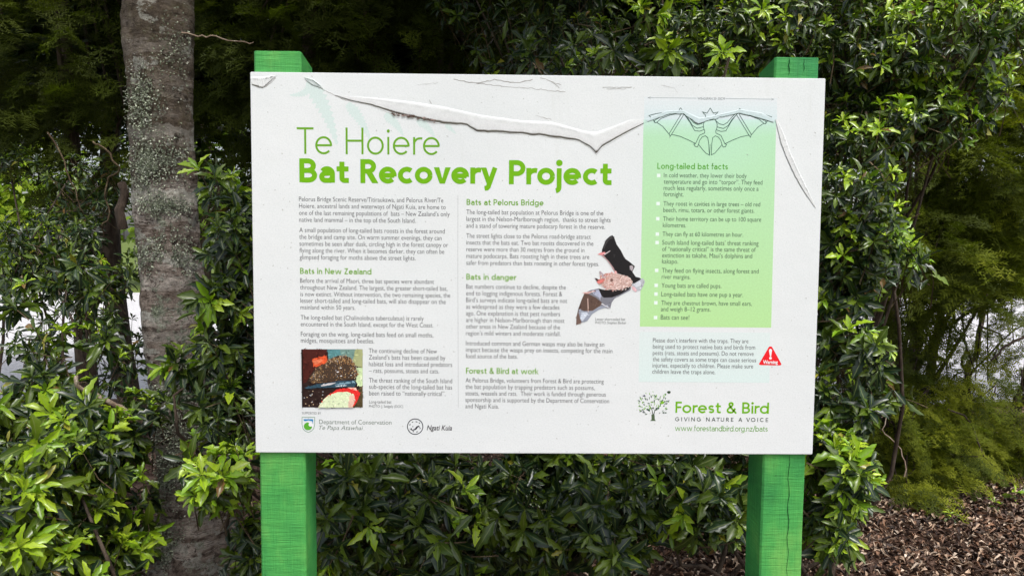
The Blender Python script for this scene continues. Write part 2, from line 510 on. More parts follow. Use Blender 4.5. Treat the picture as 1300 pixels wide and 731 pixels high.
def glyph(ch, w, X):
    """Geometric sans letter: list of ('s', centreline) strokes and ('p', outline) polygons, and its width. Cap height 1."""
    h = w / 2; D = -0.29
    rx = X * 0.5 - h + 0.02; ry = X / 2 - h + 0.012; cy = X / 2
    ow = 2 * (rx + h)                            # width of o
    cx = rx + h
    if ch in 'oO0':
        if ch == 'O': return [('s', arc(0.5, 0.5, 0.5 - h, 0.51 - h, 0, 360, 32))], 1.0
        return [('s', arc(cx, cy, rx, ry, 0, 360, 28))], ow
    if ch == 'c': return [('s', arc(cx, cy, rx, ry, 48, 312, 24))], ow * 0.88
    if ch == 'e':
        t = arc(cx, cy, rx, ry, 0, 318, 26)
        return [('s', [(cx + rx, cy - h * .55)] + t), ('s', [(h * 1.2, cy), (cx + rx, cy)] if w < .12 else [(h * 1.2, cy - h * .1), (cx + rx, cy - h * .1)])], ow
    if ch in 'bdpqg':
        st = cx + rx if ch in 'dqg' else h
        c0 = cx
        g = [('s', arc(c0, cy, rx, ry, 0, 360, 28))]
        if ch == 'b': g.append(('s', [(h, 1), (h, 0)]))
        if ch == 'd': g.append(('s', [(st, 1), (st, 0)]))
        if ch == 'p': g.append(('s', [(h, X), (h, D)]))
        if ch == 'q': g.append(('s', [(st, X), (st, D)]))
        if ch == 'g': g.append(('s', [(st, X), (st, 0.02)] + arc(cx - 0.01, 0.02, rx + .01, -D - h + 0.02, 0, -150, 12)[1:]))
        return g, ow + (0.0 if ch in 'bp' else 0.0)
    if ch == 'a':
        W_ = ow * 0.84; sx = W_ - h; r1 = (W_ - w) / 2
        rt = min(r1, X * .32)
        by = X * 0.58; br = (by - h) / 2 * 1.0
        return [('s', [(sx, 0), (sx, X - h - rt)] + arc(W_ / 2, X - h - rt, r1, rt, 0, 150, 12)[1:]),
                ('s', [(sx, by - 0.0)] + arc(br * 1.0 + h, h + br * .96, br * 1.0, br * .96 + .005, 90, 270, 12) + [(sx * .82, h * .96), (sx, h + .10)])], W_
    if ch == 's':
        r = (X - w) / 4; q = r * 1.25; c0 = q + h
        return [('s', arc(c0, X - h - r, q, r, 28, 270, 16) + arc(c0, h + r, q, r, 90, -152, 16)[1:])], 2 * c0
    if ch == 't':
        W_ = 0.30 + w * .75
        sx = 0.10 + h; r = .10
        return [('s', [(sx, X + .2), (sx, h + r)] + arc(sx + r, h + r, r, r, 180, 270, 6)[1:] + [(W_ + .01, h)]), ('s', [(0, X - h), (W_, X - h)])], W_
    if ch == 'f':
        sx = 0.10 + h; r = .13
        return [('s', [(sx, 0), (sx, 1.0 - r)] + arc(sx + r, 1.03 - h - r, r, r, 180, 85, 6)), ('s', [(0, X - h), (.33 + w * .5, X - h)])], .30 + w * .5
    if ch == 'i': return [('s', [(h, 0), (h, X)]), ('p', arc(h, X + .22, h * 1.25 + .012, h * 1.25 + .012, 0, 342, 18))], w
    if ch == 'j': return [('s', [(h, X), (h, -0.10)] + arc(h - .14, -.11, .14, .15, 0, -85, 6)[1:]), ('p', arc(h, X + .22, h * 1.2 + .012, h * 1.2 + .012, 0, 342, 18))], w
    if ch == 'l': return [('s', [(h, 0), (h, 1)])], w
    if ch == 'r': 
        r = .26
        return [('s', [(h, 0), (h, X)]), ('s', arc(h + r, X - h - .22, r, .22, 178, 72, 8))], .30 + w * .55
    if ch in 'nhu':
        W_ = ow * .84; r = (W_ - w) / 2
        A = [(h, X * .4)] + arc(W_ / 2, X - h - r * .95, r, r * .95, 180, 0, 14) + [(W_ - h, 0)]
        if ch == 'u':
            return [('s', [(W_ - x, X - y) for x, y in A]), ('s', [(W_ - h, X), (W_ - h, 0)])], W_
        return [('s', A), ('s', [(h, 0), (h, X if ch == 'n' else 1)])], W_
    if ch == 'm':
        W_ = ow * .72; r = (W_ - w) / 2
        A = arc(W_ / 2, X - h - r, r, r, 180, 0, 10) + [(W_ - h, 0)]
        return [('s', A), ('s', [(x + W_ - w, y) for x, y in A]), ('s', [(h, 0), (h, X)])], 2 * W_ - w
    q = w * 1.1
    if ch == 'v': 
        W_ = X * .86 + q * .45
        return [('p', [(0, X), (q, X), (W_ / 2, q * .95), (W_ - q, X), (W_, X), (W_ / 2 + q * .48, 0), (W_ / 2 - q * .48, 0)])], W_
    if ch == 'w':
        a = X * .74 + q * .4
        o = [(0, X), (q, X), (a / 2, q), (a - q * .5, X), (a + q * .5 - q * .0, X), (1.5 * a, q), (2 * a - q, X), (2 * a, X), (1.5 * a + q * .48, 0), (1.5 * a - q * .48, 0), (a, X - q * 1.2), (a / 2 + q * .48, 0), (a / 2 - q * .48, 0)]
        return [('p', o)], 2 * a
    if ch == 'y':
        W_ = X * .86 + q * .45; m_ = W_ / 2
        sl_ = (W_ - q / 2 - m_) / X
        return [('p', [(0, X), (q, X), (m_ + q * .3, w * .4), (m_ - q * .1, 0), (m_ - q * .48, 0)]),
                ('s', [(W_ - q / 2, X), (m_ + .0, 0.0), (m_ - sl_ * .12, -.12)] + [(m_ - sl_ * .12 - .05, D + h + .015), (m_ - sl_ * .12 - .15, D + h)])], W_
    if ch == 'z': return [('s', [(0.03, X - h), (X * .8 - h, X - h), (h * 1.1, h), (X * .82, h)])], X * .84
    if ch == 'k': 
        return [('s', [(h, 0), (h, 1)]), ('p', [(w, X * .48), (w + .3, X), (w + .3 + q, X), (w + q * .62, X * .48)]), ('p', [(w + q * .2, X * .6), (w + q * .75, X * .66), (w + .34 + q, 0), (w + .34 - q * .1, 0)])], w + .36 + q
    if ch == 'T': return [('s', [(0, 1 - h), (.62 + w, 1 - h)]), ('s', [(.31 + h, 0), (.31 + h, 1 - h)])], .62 + w
    if ch == 'H': return [('s', [(h, 0), (h, 1)]), ('s', [(.66 + h, 0), (.66 + h, 1)]), ('s', [(h, .51), (.66 + h, .51)])], .66 + w
    if ch == 'I': return [('s', [(h, 0), (h, 1)])], w
    if ch == 'F': return [('s', [(h, 0), (h, 1 - h), (.44 + h, 1 - h)]), ('s', [(h, .5), (.4 + h, .5)])], .44 + h
    if ch == 'E': return [('s', [(.46 + h, h), (h, h), (h, 1 - h), (.46 + h, 1 - h)]), ('s', [(h, .5), (.42 + h, .5)])], .46 + h
    if ch == 'L': return [('s', [(h, 1), (h, h), (.46 + h, h)])], .46 + h
    if ch in 'PRB':
        y0 = .5 if ch != 'P' else .44
        ry_ = (1 - h - y0) / 2; bx = .26 + h * .6
        top = [(h, 1 - h), (bx, 1 - h)] + arc(bx, (1 - h + y0) / 2, ry_ * 1.08, ry_, 90, -90, 12)[1:] + [(h, y0)]
        W_ = bx + ry_ * 1.08 + h
        g = [('s', [(h, 0), (h, 1)]), ('s', top)]
        if ch == 'R': g.append(('p', [(bx - q * .6, y0), (bx + q * .5, y0 + h * .4), (W_ + .07 + h * .2, 0), (W_ + .07 - q * 1.05, 0)])); W_ += .06
        if ch == 'B':
            rb = (y0 - h) / 2
            g.append(('s', [(h, y0), (bx + .03, y0)] + arc(bx + .03, (y0 + h) / 2, rb * 1.15, rb, 90, -90, 12)[1:] + [(h, h)])); W_ += .05
        return g, W_
    if ch == 'N': return [('s', [(h, 0), (h, 1)]), ('s', [(.66 + h, 0), (.66 + h, 1)]), ('p', [(0, 1), (q, 1), (.66 + w, 0), (.66 + w - q, 0)])], .66 + w
    if ch == 'Z': return [('s', [(0.03, 1 - h), (.62 - h, 1 - h), (h * 1.1, h), (.64, h)])], .66
    if ch == 'A' : return [('p', [(0, 0), (.36 - q * .1, 1), (.36 + q * .9, 1), (.36 + q * .4, 1 - q), (q, 0)]), ('p', [(.36 - q * .1, 1), (.36 + q * .9, 1), (.72 + q * .8, 0), (.72 - q * .2, 0)]), ('s', [(.16, .3), (.60, .3)])], .72 + q * .8
    if ch == 'V': return [('p', [(0, 1), (q, 1), (.36 + q * .4, q), (.72 - q * .2, 1), (.72 + q * .8, 1), (.36 + q * .9, 0), (.36 - q * .1, 0)])], .72 + q * .8
    if ch == 'G': return [('s', arc(.48, .5, .48 - h, .5 - h, 45, 335, 26) ), ('s', [(.52, .46), (.93 - h, .46), (.93 - h, .2)])], .95
    if ch == 'C': return [('s', arc(.48, .5, .48 - h, .5 - h, 45, 315, 26))], .86
    if ch == 'U': return [('s', [(h, 1), (h, .3)] + arc(.31 + h, .3 + h * .1, .31, .3 - h, 180, 360, 12) + [(.62 + h, 1)])], .62 + w
    if ch == 'W':
        return [('s', [(h, 1), (.25, h), (.48, 1 - h), (.71, h), (.96 - h, 1)])], .96
    if ch == 'J': return [('s', [(.3, 1), (.3, .2)] + arc(.15, .2, .15, .2 - h, 0, -150, 8)[1:])], .3 + h
    if ch == '&':
        P = [(.80, .0), (.55, .27), (.30, .60), (.22, .76), (.25, .89), (.36, .955 - h * .3), (.48, .89), (.50, .77), (.42, .64), (.22, .48), (.10, .34), (.09, .22), (.16, .10), (.30, h * .9), (.46, .07), (.60, .22), (.70, .45)]
        return [('s', P)], .80
    if ch == '-': return [('s', [(0, .34), (.26, .34)])], .26
    if ch == '/': return [('s', [(0, -.1), (.36, 1.02)])], .36
    if ch == '.': return [('p', arc(h * 1.1, h, h * 1.15, h * 1.15, 0, 342, 14))], w * 1.2
    return [], .3

def stroke_text(pr, text, x0, y0, x1, y1, cap_px, wgt, X, col, track=0.11):
    """Set a line between two measured baseline ends with a measured cap height."""
    ax, az = S(x0, y0); bx, bz = S(x1, y1)
    capz = S(x0, y0 - cap_px)[1] - az
    items = []; pen = 0.0
    for ch in text:
        if ch == ' ': pen += 0.27 + track; continue
        g, wd = glyph(ch, wgt, X)
        tr = track
        k = track * (0.45 if ch in 'TrvyPFWAV' else 1.0)
        items.append((g, pen)); pen += wd + k
    total = pen - track
    sx = (bx - ax) / total
    for g, p in items:
        for kind, pts in g:
            q = [(ax + (p + x) * sx, az + y * capz + (bz - az) * (p + x) / total) for x, y in pts]
            if kind == 's':
                # honour the stroke width in cap units on both axes
                pr.ribbon(q, wgt * (sx + capz) / 2, col, closed=(len(pts) > 20 and abs(pts[0][0] - pts[-1][0]) < 1e-6 and abs(pts[0][1] - pts[-1][1]) < 1e-6 and False))
            else:
                pr.poly(q, col)
    return pr

def body_lines(name, lines, label=None, col=INK, bold=0.0, shear=0.0, layer=4, xh=None, minsize=None):
    """Small running text, set line by line with the built-in sans between measured ends."""
    V = []; F = []
    for txt, x0, y0, x1 in lines:
        cu = bpy.data.curves.new('t', 'FONT')
        cu.body = txt; cu.size = 1.0; cu.resolution_u = 3; cu.fill_mode = 'FRONT'; cu.offset = bold if bold else -0.004; cu.shear = shear
        o = bpy.data.objects.new('t', cu); COL.objects.link(o)
        bpy.context.view_layer.update()
        me = bpy.data.meshes.new_from_object(o)
        n = len(me.vertices)
        if n:
            co = np.empty(n * 3); me.vertices.foreach_get('co', co); co = co.reshape(-1, 3)
            ax, az = S(x0, y0); bx, bz = S(x1, y0 + (x1 - x0) * 0.009)
            mn, mx = co[:, 0].min(), co[:, 0].max()
            s = (bx - ax) / (mx - mn)
            hgt = s * 1.22 if minsize is None else minsize
            base = len(V)
            for c in co:
                u = (c[0] - mn) * s
                V.append((ax + u, -0.00005 * layer, az + c[1] * hgt + (bz - az) * u / (bx - ax)))
            for p in me.polygons:
                F.append(tuple(base + i for i in p.vertices))
        bpy.data.objects.remove(o); bpy.data.meshes.remove(me); bpy.data.curves.remove(cu)
    Va = np.array(V)
    G = []
    for f in F:
        q = Va[list(f)]
        ar = 0.5 * np.sum(q[:, 0] * np.roll(q[:, 2], -1) - np.roll(q[:, 0], -1) * q[:, 2])
        G.append(f if ar > 0 else f[::-1])
    o = mesh(name, V, G, M['print'], PANEL, colors=np.tile(col, (len(V), 1)))
    if label: o['label'] = label
    return o

# faint fern frond printed behind the title
pr = Print(1)
FERN = (0.62, 0.71, 0.68)
def frond(base, tip, wid, bend):
    n = 13
    a = np.array(base, float); b_ = np.array(tip, float); d = b_ - a; nrm = np.array([-d[1], d[0]]) / np.linalg.norm(d)
    C = [a + d * t + nrm * bend * math.sin(math.pi * t) for t in np.linspace(0, 1, n)]
    wv = [wid * (1 - t) ** .7 * (0.35 + 0.65 * min(1, 4 * t + .3)) for t in np.linspace(0, 1, n)]
    L = []; Rr = []
    for i in range(n - 1):
        p0, p1 = C[i], C[i + 1]
        dd = (p1 - p0) / np.linalg.norm(p1 - p0); nn = np.array([-dd[1], dd[0]])
        L += [p0 + nn * wv[i] * .55, p0 * .35 + p1 * .65 + nn * wv[i]]
        Rr += [p0 - nn * wv[i] * .55, p0 * .35 + p1 * .65 - nn * wv[i]]
    pr = Print(1 + .2 * (base[0] % 5))
    pr.pp([tuple(p) for p in L] + [tuple(C[-1])] + [tuple(p) for p in Rr[::-1]], FERN)
    pr.build('fern_print', label='faint blue-green fern leaflet printed behind the title')
frond((392, 103), (428, 184), 14, -4)
frond((441, 132), (470, 178), 10, -3)
frond((489, 145), (512, 172), 9, -2)
frond((530, 152), (552, 174), 8, -2)
frond((566, 158), (579, 170), 5, 0)
frond((399, 104), (368, 121), 8, -6)

# green facts box: a printed blend from blue-green at the head to yellow-green at the foot
pr = Print(2)
rows = 24
TL, TR, BL, BR = (817, 152), (985.5, 152), (812.3, 414.4), (979, 415.8)
for i in range(rows):
    for j in range(8):
        def q(u, v):
            return (TL[0] * (1 - u) * (1 - v) + TR[0] * u * (1 - v) + BL[0] * (1 - u) * v + BR[0] * u * v,
                    TL[1] * (1 - u) * (1 - v) + TR[1] * u * (1 - v) + BL[1] * (1 - u) * v + BR[1] * u * v)
        def colr(u, v):
            t = v
            c = np.array((0.44, 0.70, 0.46)) * (1 - t) + np.array((0.45, 0.71, 0.31)) * t
            blob = math.exp(-((u - .6) ** 2 / .12 + (v - .12) ** 2 / .03))
            c = c * (1 - .25 * blob) + np.array((0.50, 0.74, 0.64)) * .25 * blob
            if v < .06: c = c * (v / .06) + np.array((0.55, 0.73, 0.66)) * (1 - v / .06)
            return tuple(c)
        u0, u1, v0, v1 = j / 8, (j + 1) / 8, i / rows, (i + 1) / rows
        pr.poly([S(*q(u0, v0)), S(*q(u1, v0)), S(*q(u1, v1)), S(*q(u0, v1))], None, False,
                [colr(u0, v0), colr(u1, v0), colr(u1, v1), colr(u0, v1)])
pr.build('facts_box', label='pale green box of long-tailed bat facts')
pr = Print(1)
for i in range(6):
    y0, y1 = 123 + i * 5.2, 123 + (i + 1) * 5.2
    pr.pp([(818, y0), (987, y0 + 2), (986, y1 + 2), (818, y1)], tuple(np.array((0.70, 0.735, 0.745)) * (1 - i / 6 * .0) - np.array((.10, .03, .03)) * (i / 6)))
pr.build('faded_box_head', label='faded blue strip above the green facts box')
pr = Print(2)
for i in range(7):
    y0, y1 = 421 + i * 9.06, 421 + (i + 1) * 9.06
    a = np.array((0.68, 0.745, 0.725)) * (1 - i / 7) + np.array((0.66, 0.76, 0.73)) * i / 7
    pr.pp([(811.6 - i * .1, y0), (977.8 - i * .15, y0 + 1.2), (977.6 - i * .15, y1 + 1.2), (811.5 - i * .1, y1)], tuple(a))
pr.build('notice_box', label='very pale blue-green box warning about traps')

# divider and wingspan line
pr = Print(3)
pr.line([(581.4, 248), (581.2, 330), (581.5, 420), (581.8, 517)], 0.5, (0.45, 0.46, 0.46))
pr.build('divider_line')
pr = Print(3)
pr.line([(823, 124.3), (884, 125)], 0.55, (0.3, 0.32, 0.33)); pr.line([(826, 123), (822.5, 124.3), (826, 125.6)], .4, (0.3, 0.32, 0.33)); pr.build('wingspan_line'); pr = Print(3); pr.line([(921, 125.4), (982, 126.4)], 0.55, (0.3, 0.32, 0.33))
pr.line([(979, 125), (982.4, 126.4), (979, 127.7)], .4, (0.3, 0.32, 0.33))
pr.build('wingspan_line')
body_lines('wingspan_text', [('WINGSPAN 20–30CM', 885.5, 126.9, 920)], col=(0.16, 0.17, 0.18))

# titles and headings
pr = Print(4); stroke_text(pr, 'Te Hoiere', 377, 195.5, 558.2, 196.8, 33.8, 0.082, 0.66, LGREEN, 0.15); pr.build('title', label='thin green title letters Te Hoiere')
pr = Print(4)
stroke_text(pr, 'Bat', 380, 231.6, 442.6, 232.3, 30.4, 0.20, 0.68, GREEN, 0.06)
stroke_text(pr, 'Recovery', 457.6, 232.6, 631.0, 233.6, 30.4, 0.20, 0.68, GREEN, 0.05)
stroke_text(pr, 'Project', 646, 234.0, 776, 235.0, 30.6, 0.20, 0.68, GREEN, 0.07)
pr.build('title', label='bold green title letters Bat Recovery Project')
for t, x0, y, x1, cp in [('Bats in New Zealand', 381, 347.6, 471.5, 7.6), ('Bats at Pelorus Bridge', 592.4, 260.3, 690, 7.6), ('Bats in danger', 592, 355, 655, 7.6),
                         ('Forest & Bird at work', 591.6, 474, 684, 7.6), ('Long-tailed bat facts', 834.5, 214.6, 924, 7.8)]:
    pr = Print(4); stroke_text(pr, t, x0, y, x1, y + (x1 - x0) * .009, cp, 0.158, 0.68, (0.15, 0.36, 0.01) if y > 215 else (0.10, 0.36, 0.03), 0.12); pr.build('heading', label='green heading ' + t)

A = [('Pelorus Bridge Scenic Reserve/Titiraukawa, and Pelorus River/Te', 379.6, 255.6, 562.8), ('Hoiere, ancestral lands and waterways of Ngati Kuia, are home to', 379.7, 264.2, 565.8),
     ('one of the last remaining populations of  bats – New Zealand’s only', 379.7, 273, 571), ('native land mammal – in the top of the South Island.', 379.8, 281.7, 527.7)]
B = [('A small population of long-tailed bats roosts in the forest around', 380, 294.8, 564.6), ('the bridge and camp site. On warm summer evenings, they can', 380, 303.4, 560.6),
     ('sometimes be seen after dusk, circling high in the forest canopy or', 380.2, 312, 569), ('flying along the river. When it becomes darker, they can often be', 380.3, 320.6, 564), ('glimpsed foraging for moths above the street lights.', 380.4, 329.2, 527.7)]
C = [('Before the arrival of Maori, three bat species were abundant', 381, 358.8, 551), ('throughout New Zealand. The largest, the greater short-tailed bat,', 381, 367.4, 568), ('is now extinct. Without intervention, the two remaining species, the', 381.3, 375.9, 571.6),
     ('lesser short-tailed and long-tailed bats, will also disappear on the', 381.3, 384.2, 565.8), ('mainland within 50 years.', 381.5, 392.6, 451)]
Dd = [('The long-tailed bat (Chalinolobus tuberculatus) is rarely', 381.7, 405.5, 537.9), ('encountered in the South Island, except for the West Coast.', 381.8, 413.9, 550)]
E_ = [('Foraging on the wing, long-tailed bats feed on small moths,', 382, 426.6, 550), ('midges, mosquitoes and beetles.', 382, 434.8, 475)]
F_ = [('The continuing decline of New', 468.1, 447.7, 554.8), ('Zealand’s bats has been caused by', 468.2, 456.1, 565.4), ('habitat loss and introduced predators', 468.3, 464.5, 574), ('– rats, possums, stoats and cats.', 468.4, 472.9, 557.4)]
G_ = [('The threat ranking of the South Island', 468.4, 485.2, 574), ('sub-species of the long-tailed bat has', 468.5, 493.3, 574), ('been raised to “nationally critical”.', 468.6, 501.5, 565.5)]
H_ = [('The long-tailed bat population at Pelorus Bridge is one of the', 592, 272, 766), ('largest in the Nelson-Marlborough region,  thanks to street lights', 592, 280.6, 775.2), ('and a stand of towering mature podocarp forest in the reserve.', 592, 289.2, 768)]
I_ = [('The street lights close to the Pelorus road-bridge attract', 592, 302, 750), ('insects that the bats eat. Two bat roosts discovered in the', 592, 310.5, 753.3), ('reserve were more than 30 metres from the ground in', 592, 319, 741.8), ('mature podocarps. Bats roosting high in these trees are', 592, 327.5, 748), ('safer from predators than bats roosting in other forest types.', 592, 336.2, 760.4)]
J_ = [('Bat numbers continue to decline, despite the', 591.8, 366.4, 718.4), ('end to logging indigenous forests. Forest &', 591.8, 374.9, 713.7), ('Bird’s surveys indicate long-tailed bats are not', 591.7, 383.4, 720), ('as widespread as they were a few decades', 591.7, 391.8, 710.2), ('ago. One explanation is that pest numbers', 591.6, 400.2, 711), ('are higher in Nelson-Marlborough than most', 591.6, 408.6, 716.5), ('other areas in New Zealand because of the', 591.5, 416.9, 711), ('region’s mild winters and moderate rainfall.', 591.5, 425.4, 711.6)]
K_ = [('Introduced common and German wasps may also be having an', 591.4, 438.2, 767), ('impact because the wasps prey on insects, competing for the main', 591.4, 446.4, 777.3), ('food source of the bats.', 591.3, 454.5, 657.2)]
L_ = [('At Pelorus Bridge, volunteers from Forest & Bird are protecting', 591, 485, 766.4), ('the bat population by trapping predators such as possums,', 591, 493.3, 755), ('stoats, weasels and rats.  Their work is funded through generous', 590.9, 501.5, 769), ('sponsorship and is supported by the Department of Conservation', 590.8, 509.8, 773.2), ('and Ngati Kuia.', 590.8, 517.9, 633.2)]
for blk in (A, B, C, Dd, E_, F_, G_, H_, I_, J_, K_, L_):
    body_lines('paragraph', blk, 'grey paragraph beginning ' + ' '.join(blk[0][0].split()[:4]).replace('(', ''))
DK = (0.045, 0.085, 0.06)
facts = [([('In cold weather, they lower their body', 842.7, 225.2, 947.8), ('temperature and go into “torpor”. They feed', 842.6, 233.4, 967.8), ('much less regularly, sometimes only once a', 842.4, 241.4, 962.9), ('fortnight.', 842.2, 249.4, 867.8)], 222.9, 834),
         ([('They roost in cavities in large trees – old red', 842.1, 261.2, 965), ('beech, rimu, totara, or other forest giants.', 842, 269.3, 957.6)], 258.6, 833.2),
         ([('Their home territory can be up to 100 square', 841.7, 280.4, 966.2), ('kilometres.', 841.5, 288.5, 871)], 277.7, 832.8),
         ([('They can fly at 60 kilometres an hour.', 841, 299.7, 943.3)], 297.2, 832.3),
         ([('South Island long-tailed bats’ threat ranking', 840.7, 310.6, 962.9), ('of “nationally critical” is the same threat of', 840.6, 318.7, 959.3), ('extinction as takahe, Maui’s dolphins and', 840.5, 326.8, 954.8), ('kakapo.', 840.4, 334.5, 860.8)], 307.9, 832),
         ([('They feed on flying insects, along forest and', 840.2, 346, 963), ('river margins.', 840, 353.9, 876.4)], 343.2, 831.4),
         ([('Young bats are called pups.', 839.7, 365, 915.8)], 362.2, 830.8), ([('Long-tailed bats have one pup a year.', 839.5, 376, 943.3)], 373.2, 830.6),
         ([('They are chestnut brown, have small ears,', 839.4, 387, 954.4), ('and weigh 8–12 grams.', 839, 394.9, 902)], 384.2, 830.4), ([('Bats can see!', 838.8, 405.4, 875)], 403, 830)]
for lines_, by, bx in facts:
    body_lines('paragraph', lines_, 'dark green fact line beginning ' + ' '.join(lines_[0][0].split()[:4]), col=DK, layer=6)
    pr = Print(4); pr.pp([(bx, by - 2.2), (bx + 4.4, by - 2.2), (bx + 4.4, by + 2.2), (bx, by + 2.2)], (0.76, 0.84, 0.78)); pr.build('bullet_square')
body_lines('paragraph', [('Please don’t interfere with the traps. They are', 828.8, 434.3, 950), ('being used to protect native bats and birds from', 828.8, 442.3, 958.6), ('pests (rats, stoats and possums). Do not remove', 828.7, 450.3, 956.7), ('the safety covers as some traps can cause serious', 828.6, 458.3, 959.8), ('injuries, especially to children. Please make sure', 828.4, 466.2, 956), ('children leave the traps alone.', 828, 474, 908)], 'grey trap notice in the pale box', layer=6)
body_lines('caption', [('Lesser short-tailed bat', 755.7, 406.6, 793.7), ('PHOTO: Stephen Barker', 755.7, 410.9, 795)], 'tiny caption under the flying bat', col=(0.08, 0.08, 0.08))
body_lines('caption', [('Long-tailed bat', 468.6, 511.6, 497), ('PHOTO: J. Sedgely (DOC)', 468.6, 516.9, 511.8)], 'tiny caption beside the square bat photo', col=(0.08, 0.08, 0.08))
body_lines('caption', [('SUPPORTED BY', 383.4, 525.4, 407.6)], 'tiny words above the shield logo', col=(0.12, 0.12, 0.12))
body_lines('department_name', [('Department of Conservation', 405.2, 537.8, 497)], 'grey-green words Department of Conservation', col=(0.13, 0.17, 0.13), minsize=0.0150)
body_lines('department_name', [('Te Papa Atawhai', 405, 545, 461)], 'italic grey-green words Te Papa Atawhai', col=(0.13, 0.17, 0.13), shear=0.28, minsize=0.0140)
body_lines('tribe_name', [('Ngati Kuia', 541.8, 545.6, 573.8)], 'black italic words beside the round logo', col=(0.03, 0.02, 0.025), bold=0.012, shear=0.25)

# footer name, strapline, address
pr = Print(4); stroke_text(pr, 'Forest & Bird', 857.3, 523.6, 976, 524.8, 14.2, 0.155, 0.70, GREEN, 0.10); pr.build('society_name', label='bold green words Forest & Bird')
pr = Print(4); stroke_text(pr, 'GIVING NATURE A VOICE', 857, 534.2, 975, 535.2, 5.0, 0.15, 0.7, (0.05, 0.07, 0.05), 0.42); pr.build('strapline', label='small spaced dark capitals under Forest & Bird')
pr = Print(4); stroke_text(pr, 'www.forestandbird.org.nz/bats', 857, 546.6, 974.5, 547.4, 7.2, 0.115, 0.68, (0.13, 0.34, 0.03), 0.12); pr.build('web_address', label='green web address at the foot of the panel')

# warning triangle
pr = Print(4)
RED = (0.80, 0.012, 0.02)
def T3(x, y): return (800 + x / 5.043, 415 + y / 5.043)
pr.pp([T3(892, 124), T3(904, 124), T3(910, 130), T3(968, 236), T3(966, 243), T3(958, 245), T3(834, 243), T3(825, 240), T3(826, 233), T3(886, 130)], RED)
WHT = (0.82, 0.8, 0.8)
pr.pp([T3(888, 148), T3(894, 140), T3(903, 140), T3(909, 148), T3(902, 188), T3(895, 188)], WHT)
pr.poly([S(*T3(898 + 9 * math.cos(a), 199 + 9 * math.sin(a))) for a in np.linspace(0, 2 * math.pi, 11)[:-1]], WHT)
pr.build('warning_triangle', label='red warning triangle with white exclamation mark')
body_lines('warning_word', [('Warning', 968.5, 461.4, 987.2)], col=WHT, bold=0.03, layer=12)

# shield logo
pr = Print(4)
def T5(x, y): return (360 + x / 5.4167, 490 + y / 5.4167)
sh = [(127, 213), (214, 213), (214, 262), (208, 290), (192, 307), (170, 317), (148, 307), (133, 290), (127, 262)]
pr.line([T5(*p) for p in sh], 0.7, (0.16, 0.3, 0.2), closed=True)
pr.pp([T5(137, 226), T5(203, 226), T5(203, 262), T5(196, 240), T5(172, 234), T5(150, 240), T5(140, 236)], (0.02, 0.22, 0.5))
pr.poly([S(*T5(168 + 29 * math.cos(a), 275 + 27 * math.sin(a))) for a in np.linspace(0, 2 * math.pi, 21)[:-1]], (0.1, 0.38, 0.03))
pr.poly([S(*T5(186 + 14 * math.cos(a), 264 + 13 * math.sin(a))) for a in np.linspace(0, 2 * math.pi, 15)[:-1]], (0.78, 0.79, 0.78))
pr.pp([T5(168, 247), T5(186, 250), T5(204, 264), T5(203, 288), T5(196, 280), T5(188, 262)], (0.78, 0.79, 0.78))
pr.build('shield_logo', label='small green and blue shield emblem')
# round logo
pr = Print(4)
pr.ribbon([S(*T5(905 + 53 * math.cos(a), 277 + 53 * math.sin(a))) for a in np.linspace(0, 2 * math.pi, 33)], 0.0019, (0.02, 0.02, 0.03))
pr.line([T5(862 + 3, 290), T5(885, 302), T5(905, 296), T5(918, 280), T5(930, 274), T5(938, 284)], [.3, 1.0, 1.8, 2.2, 1.4, .4], (0.02, 0.02, 0.03))
for a_, r_, l_ in [(20, 36, 12), (70, 38, 14), (110, 36, 12), (150, 30, 16), (200, 38, 14), (240, 36, 12), (285, 34, 16), (320, 38, 12), (180, 16, 10), (60, 18, 10)]:
    x, y = 905 + r_ * math.cos(R(a_)), 277 + r_ * math.sin(R(a_)); tx, ty = -math.sin(R(a_)), math.cos(R(a_))
    pr.line([T5(x - tx * l_ / 2, y - ty * l_ / 2), T5(x, y), T5(x + tx * l_ / 2, y + ty * l_ / 2)], [.3, 1.3, .4], (0.02, 0.02, 0.03))
pr.build('round_logo', label='round black and white patterned emblem')

# tree logo: leaf strokes in a dome over a little trunk
pr = Print(4)
r2 = np.random.default_rng(3)
cols = [(0.02, 0.05, 0.03), (0.05, 0.12, 0.05), (0.18, 0.42, 0.02), (0.22, 0.45, 0.05), (0.03, 0.03, 0.08)]
cnt = 0
while cnt < 105:
    x, y = r2.uniform(-105, 105), r2.uniform(-88, 75)
    if (x / 105) ** 2 + ((y + 5) / 90) ** 2 > 1 or (y > 50 and abs(x) < 26): continue
    an = math.atan2(y - 60, x) + r2.normal(0, .5)
    l_ = r2.uniform(6, 13); wd = r2.uniform(2.2, 4.5)
    dx, dy = math.cos(an), math.sin(an)
    P = [(x - dx * l_, y - dy * l_), (x - dy * wd, y + dx * wd), (x + dx * l_, y + dy * l_), (x + dy * wd, y - dx * wd)]
    pr.pp([T3(150 + a * .98, 497 + b_ * .95) for a, b_ in P], cols[r2.integers(0, 5)]); cnt += 1
pr.pp([T3(136, 560), T3(150, 556), T3(156, 562), T3(158, 590), T3(164, 600), T3(128, 600), T3(137, 590)], (0.08, 0.12, 0.06))
pr.line([T3(146, 562), T3(140, 530), T3(122, 495)], [1.1, .8, .4], (0.03, 0.05, 0.03)); pr.line([T3(150, 562), T3(160, 530), T3(190, 505)], [1.1, .8, .4], (0.03, 0.05, 0.03))
pr.pp([T3(188, 487), T3(205, 474), T3(222, 478), T3(214, 490), T3(196, 494)], (0.2, 0.45, 0.03))
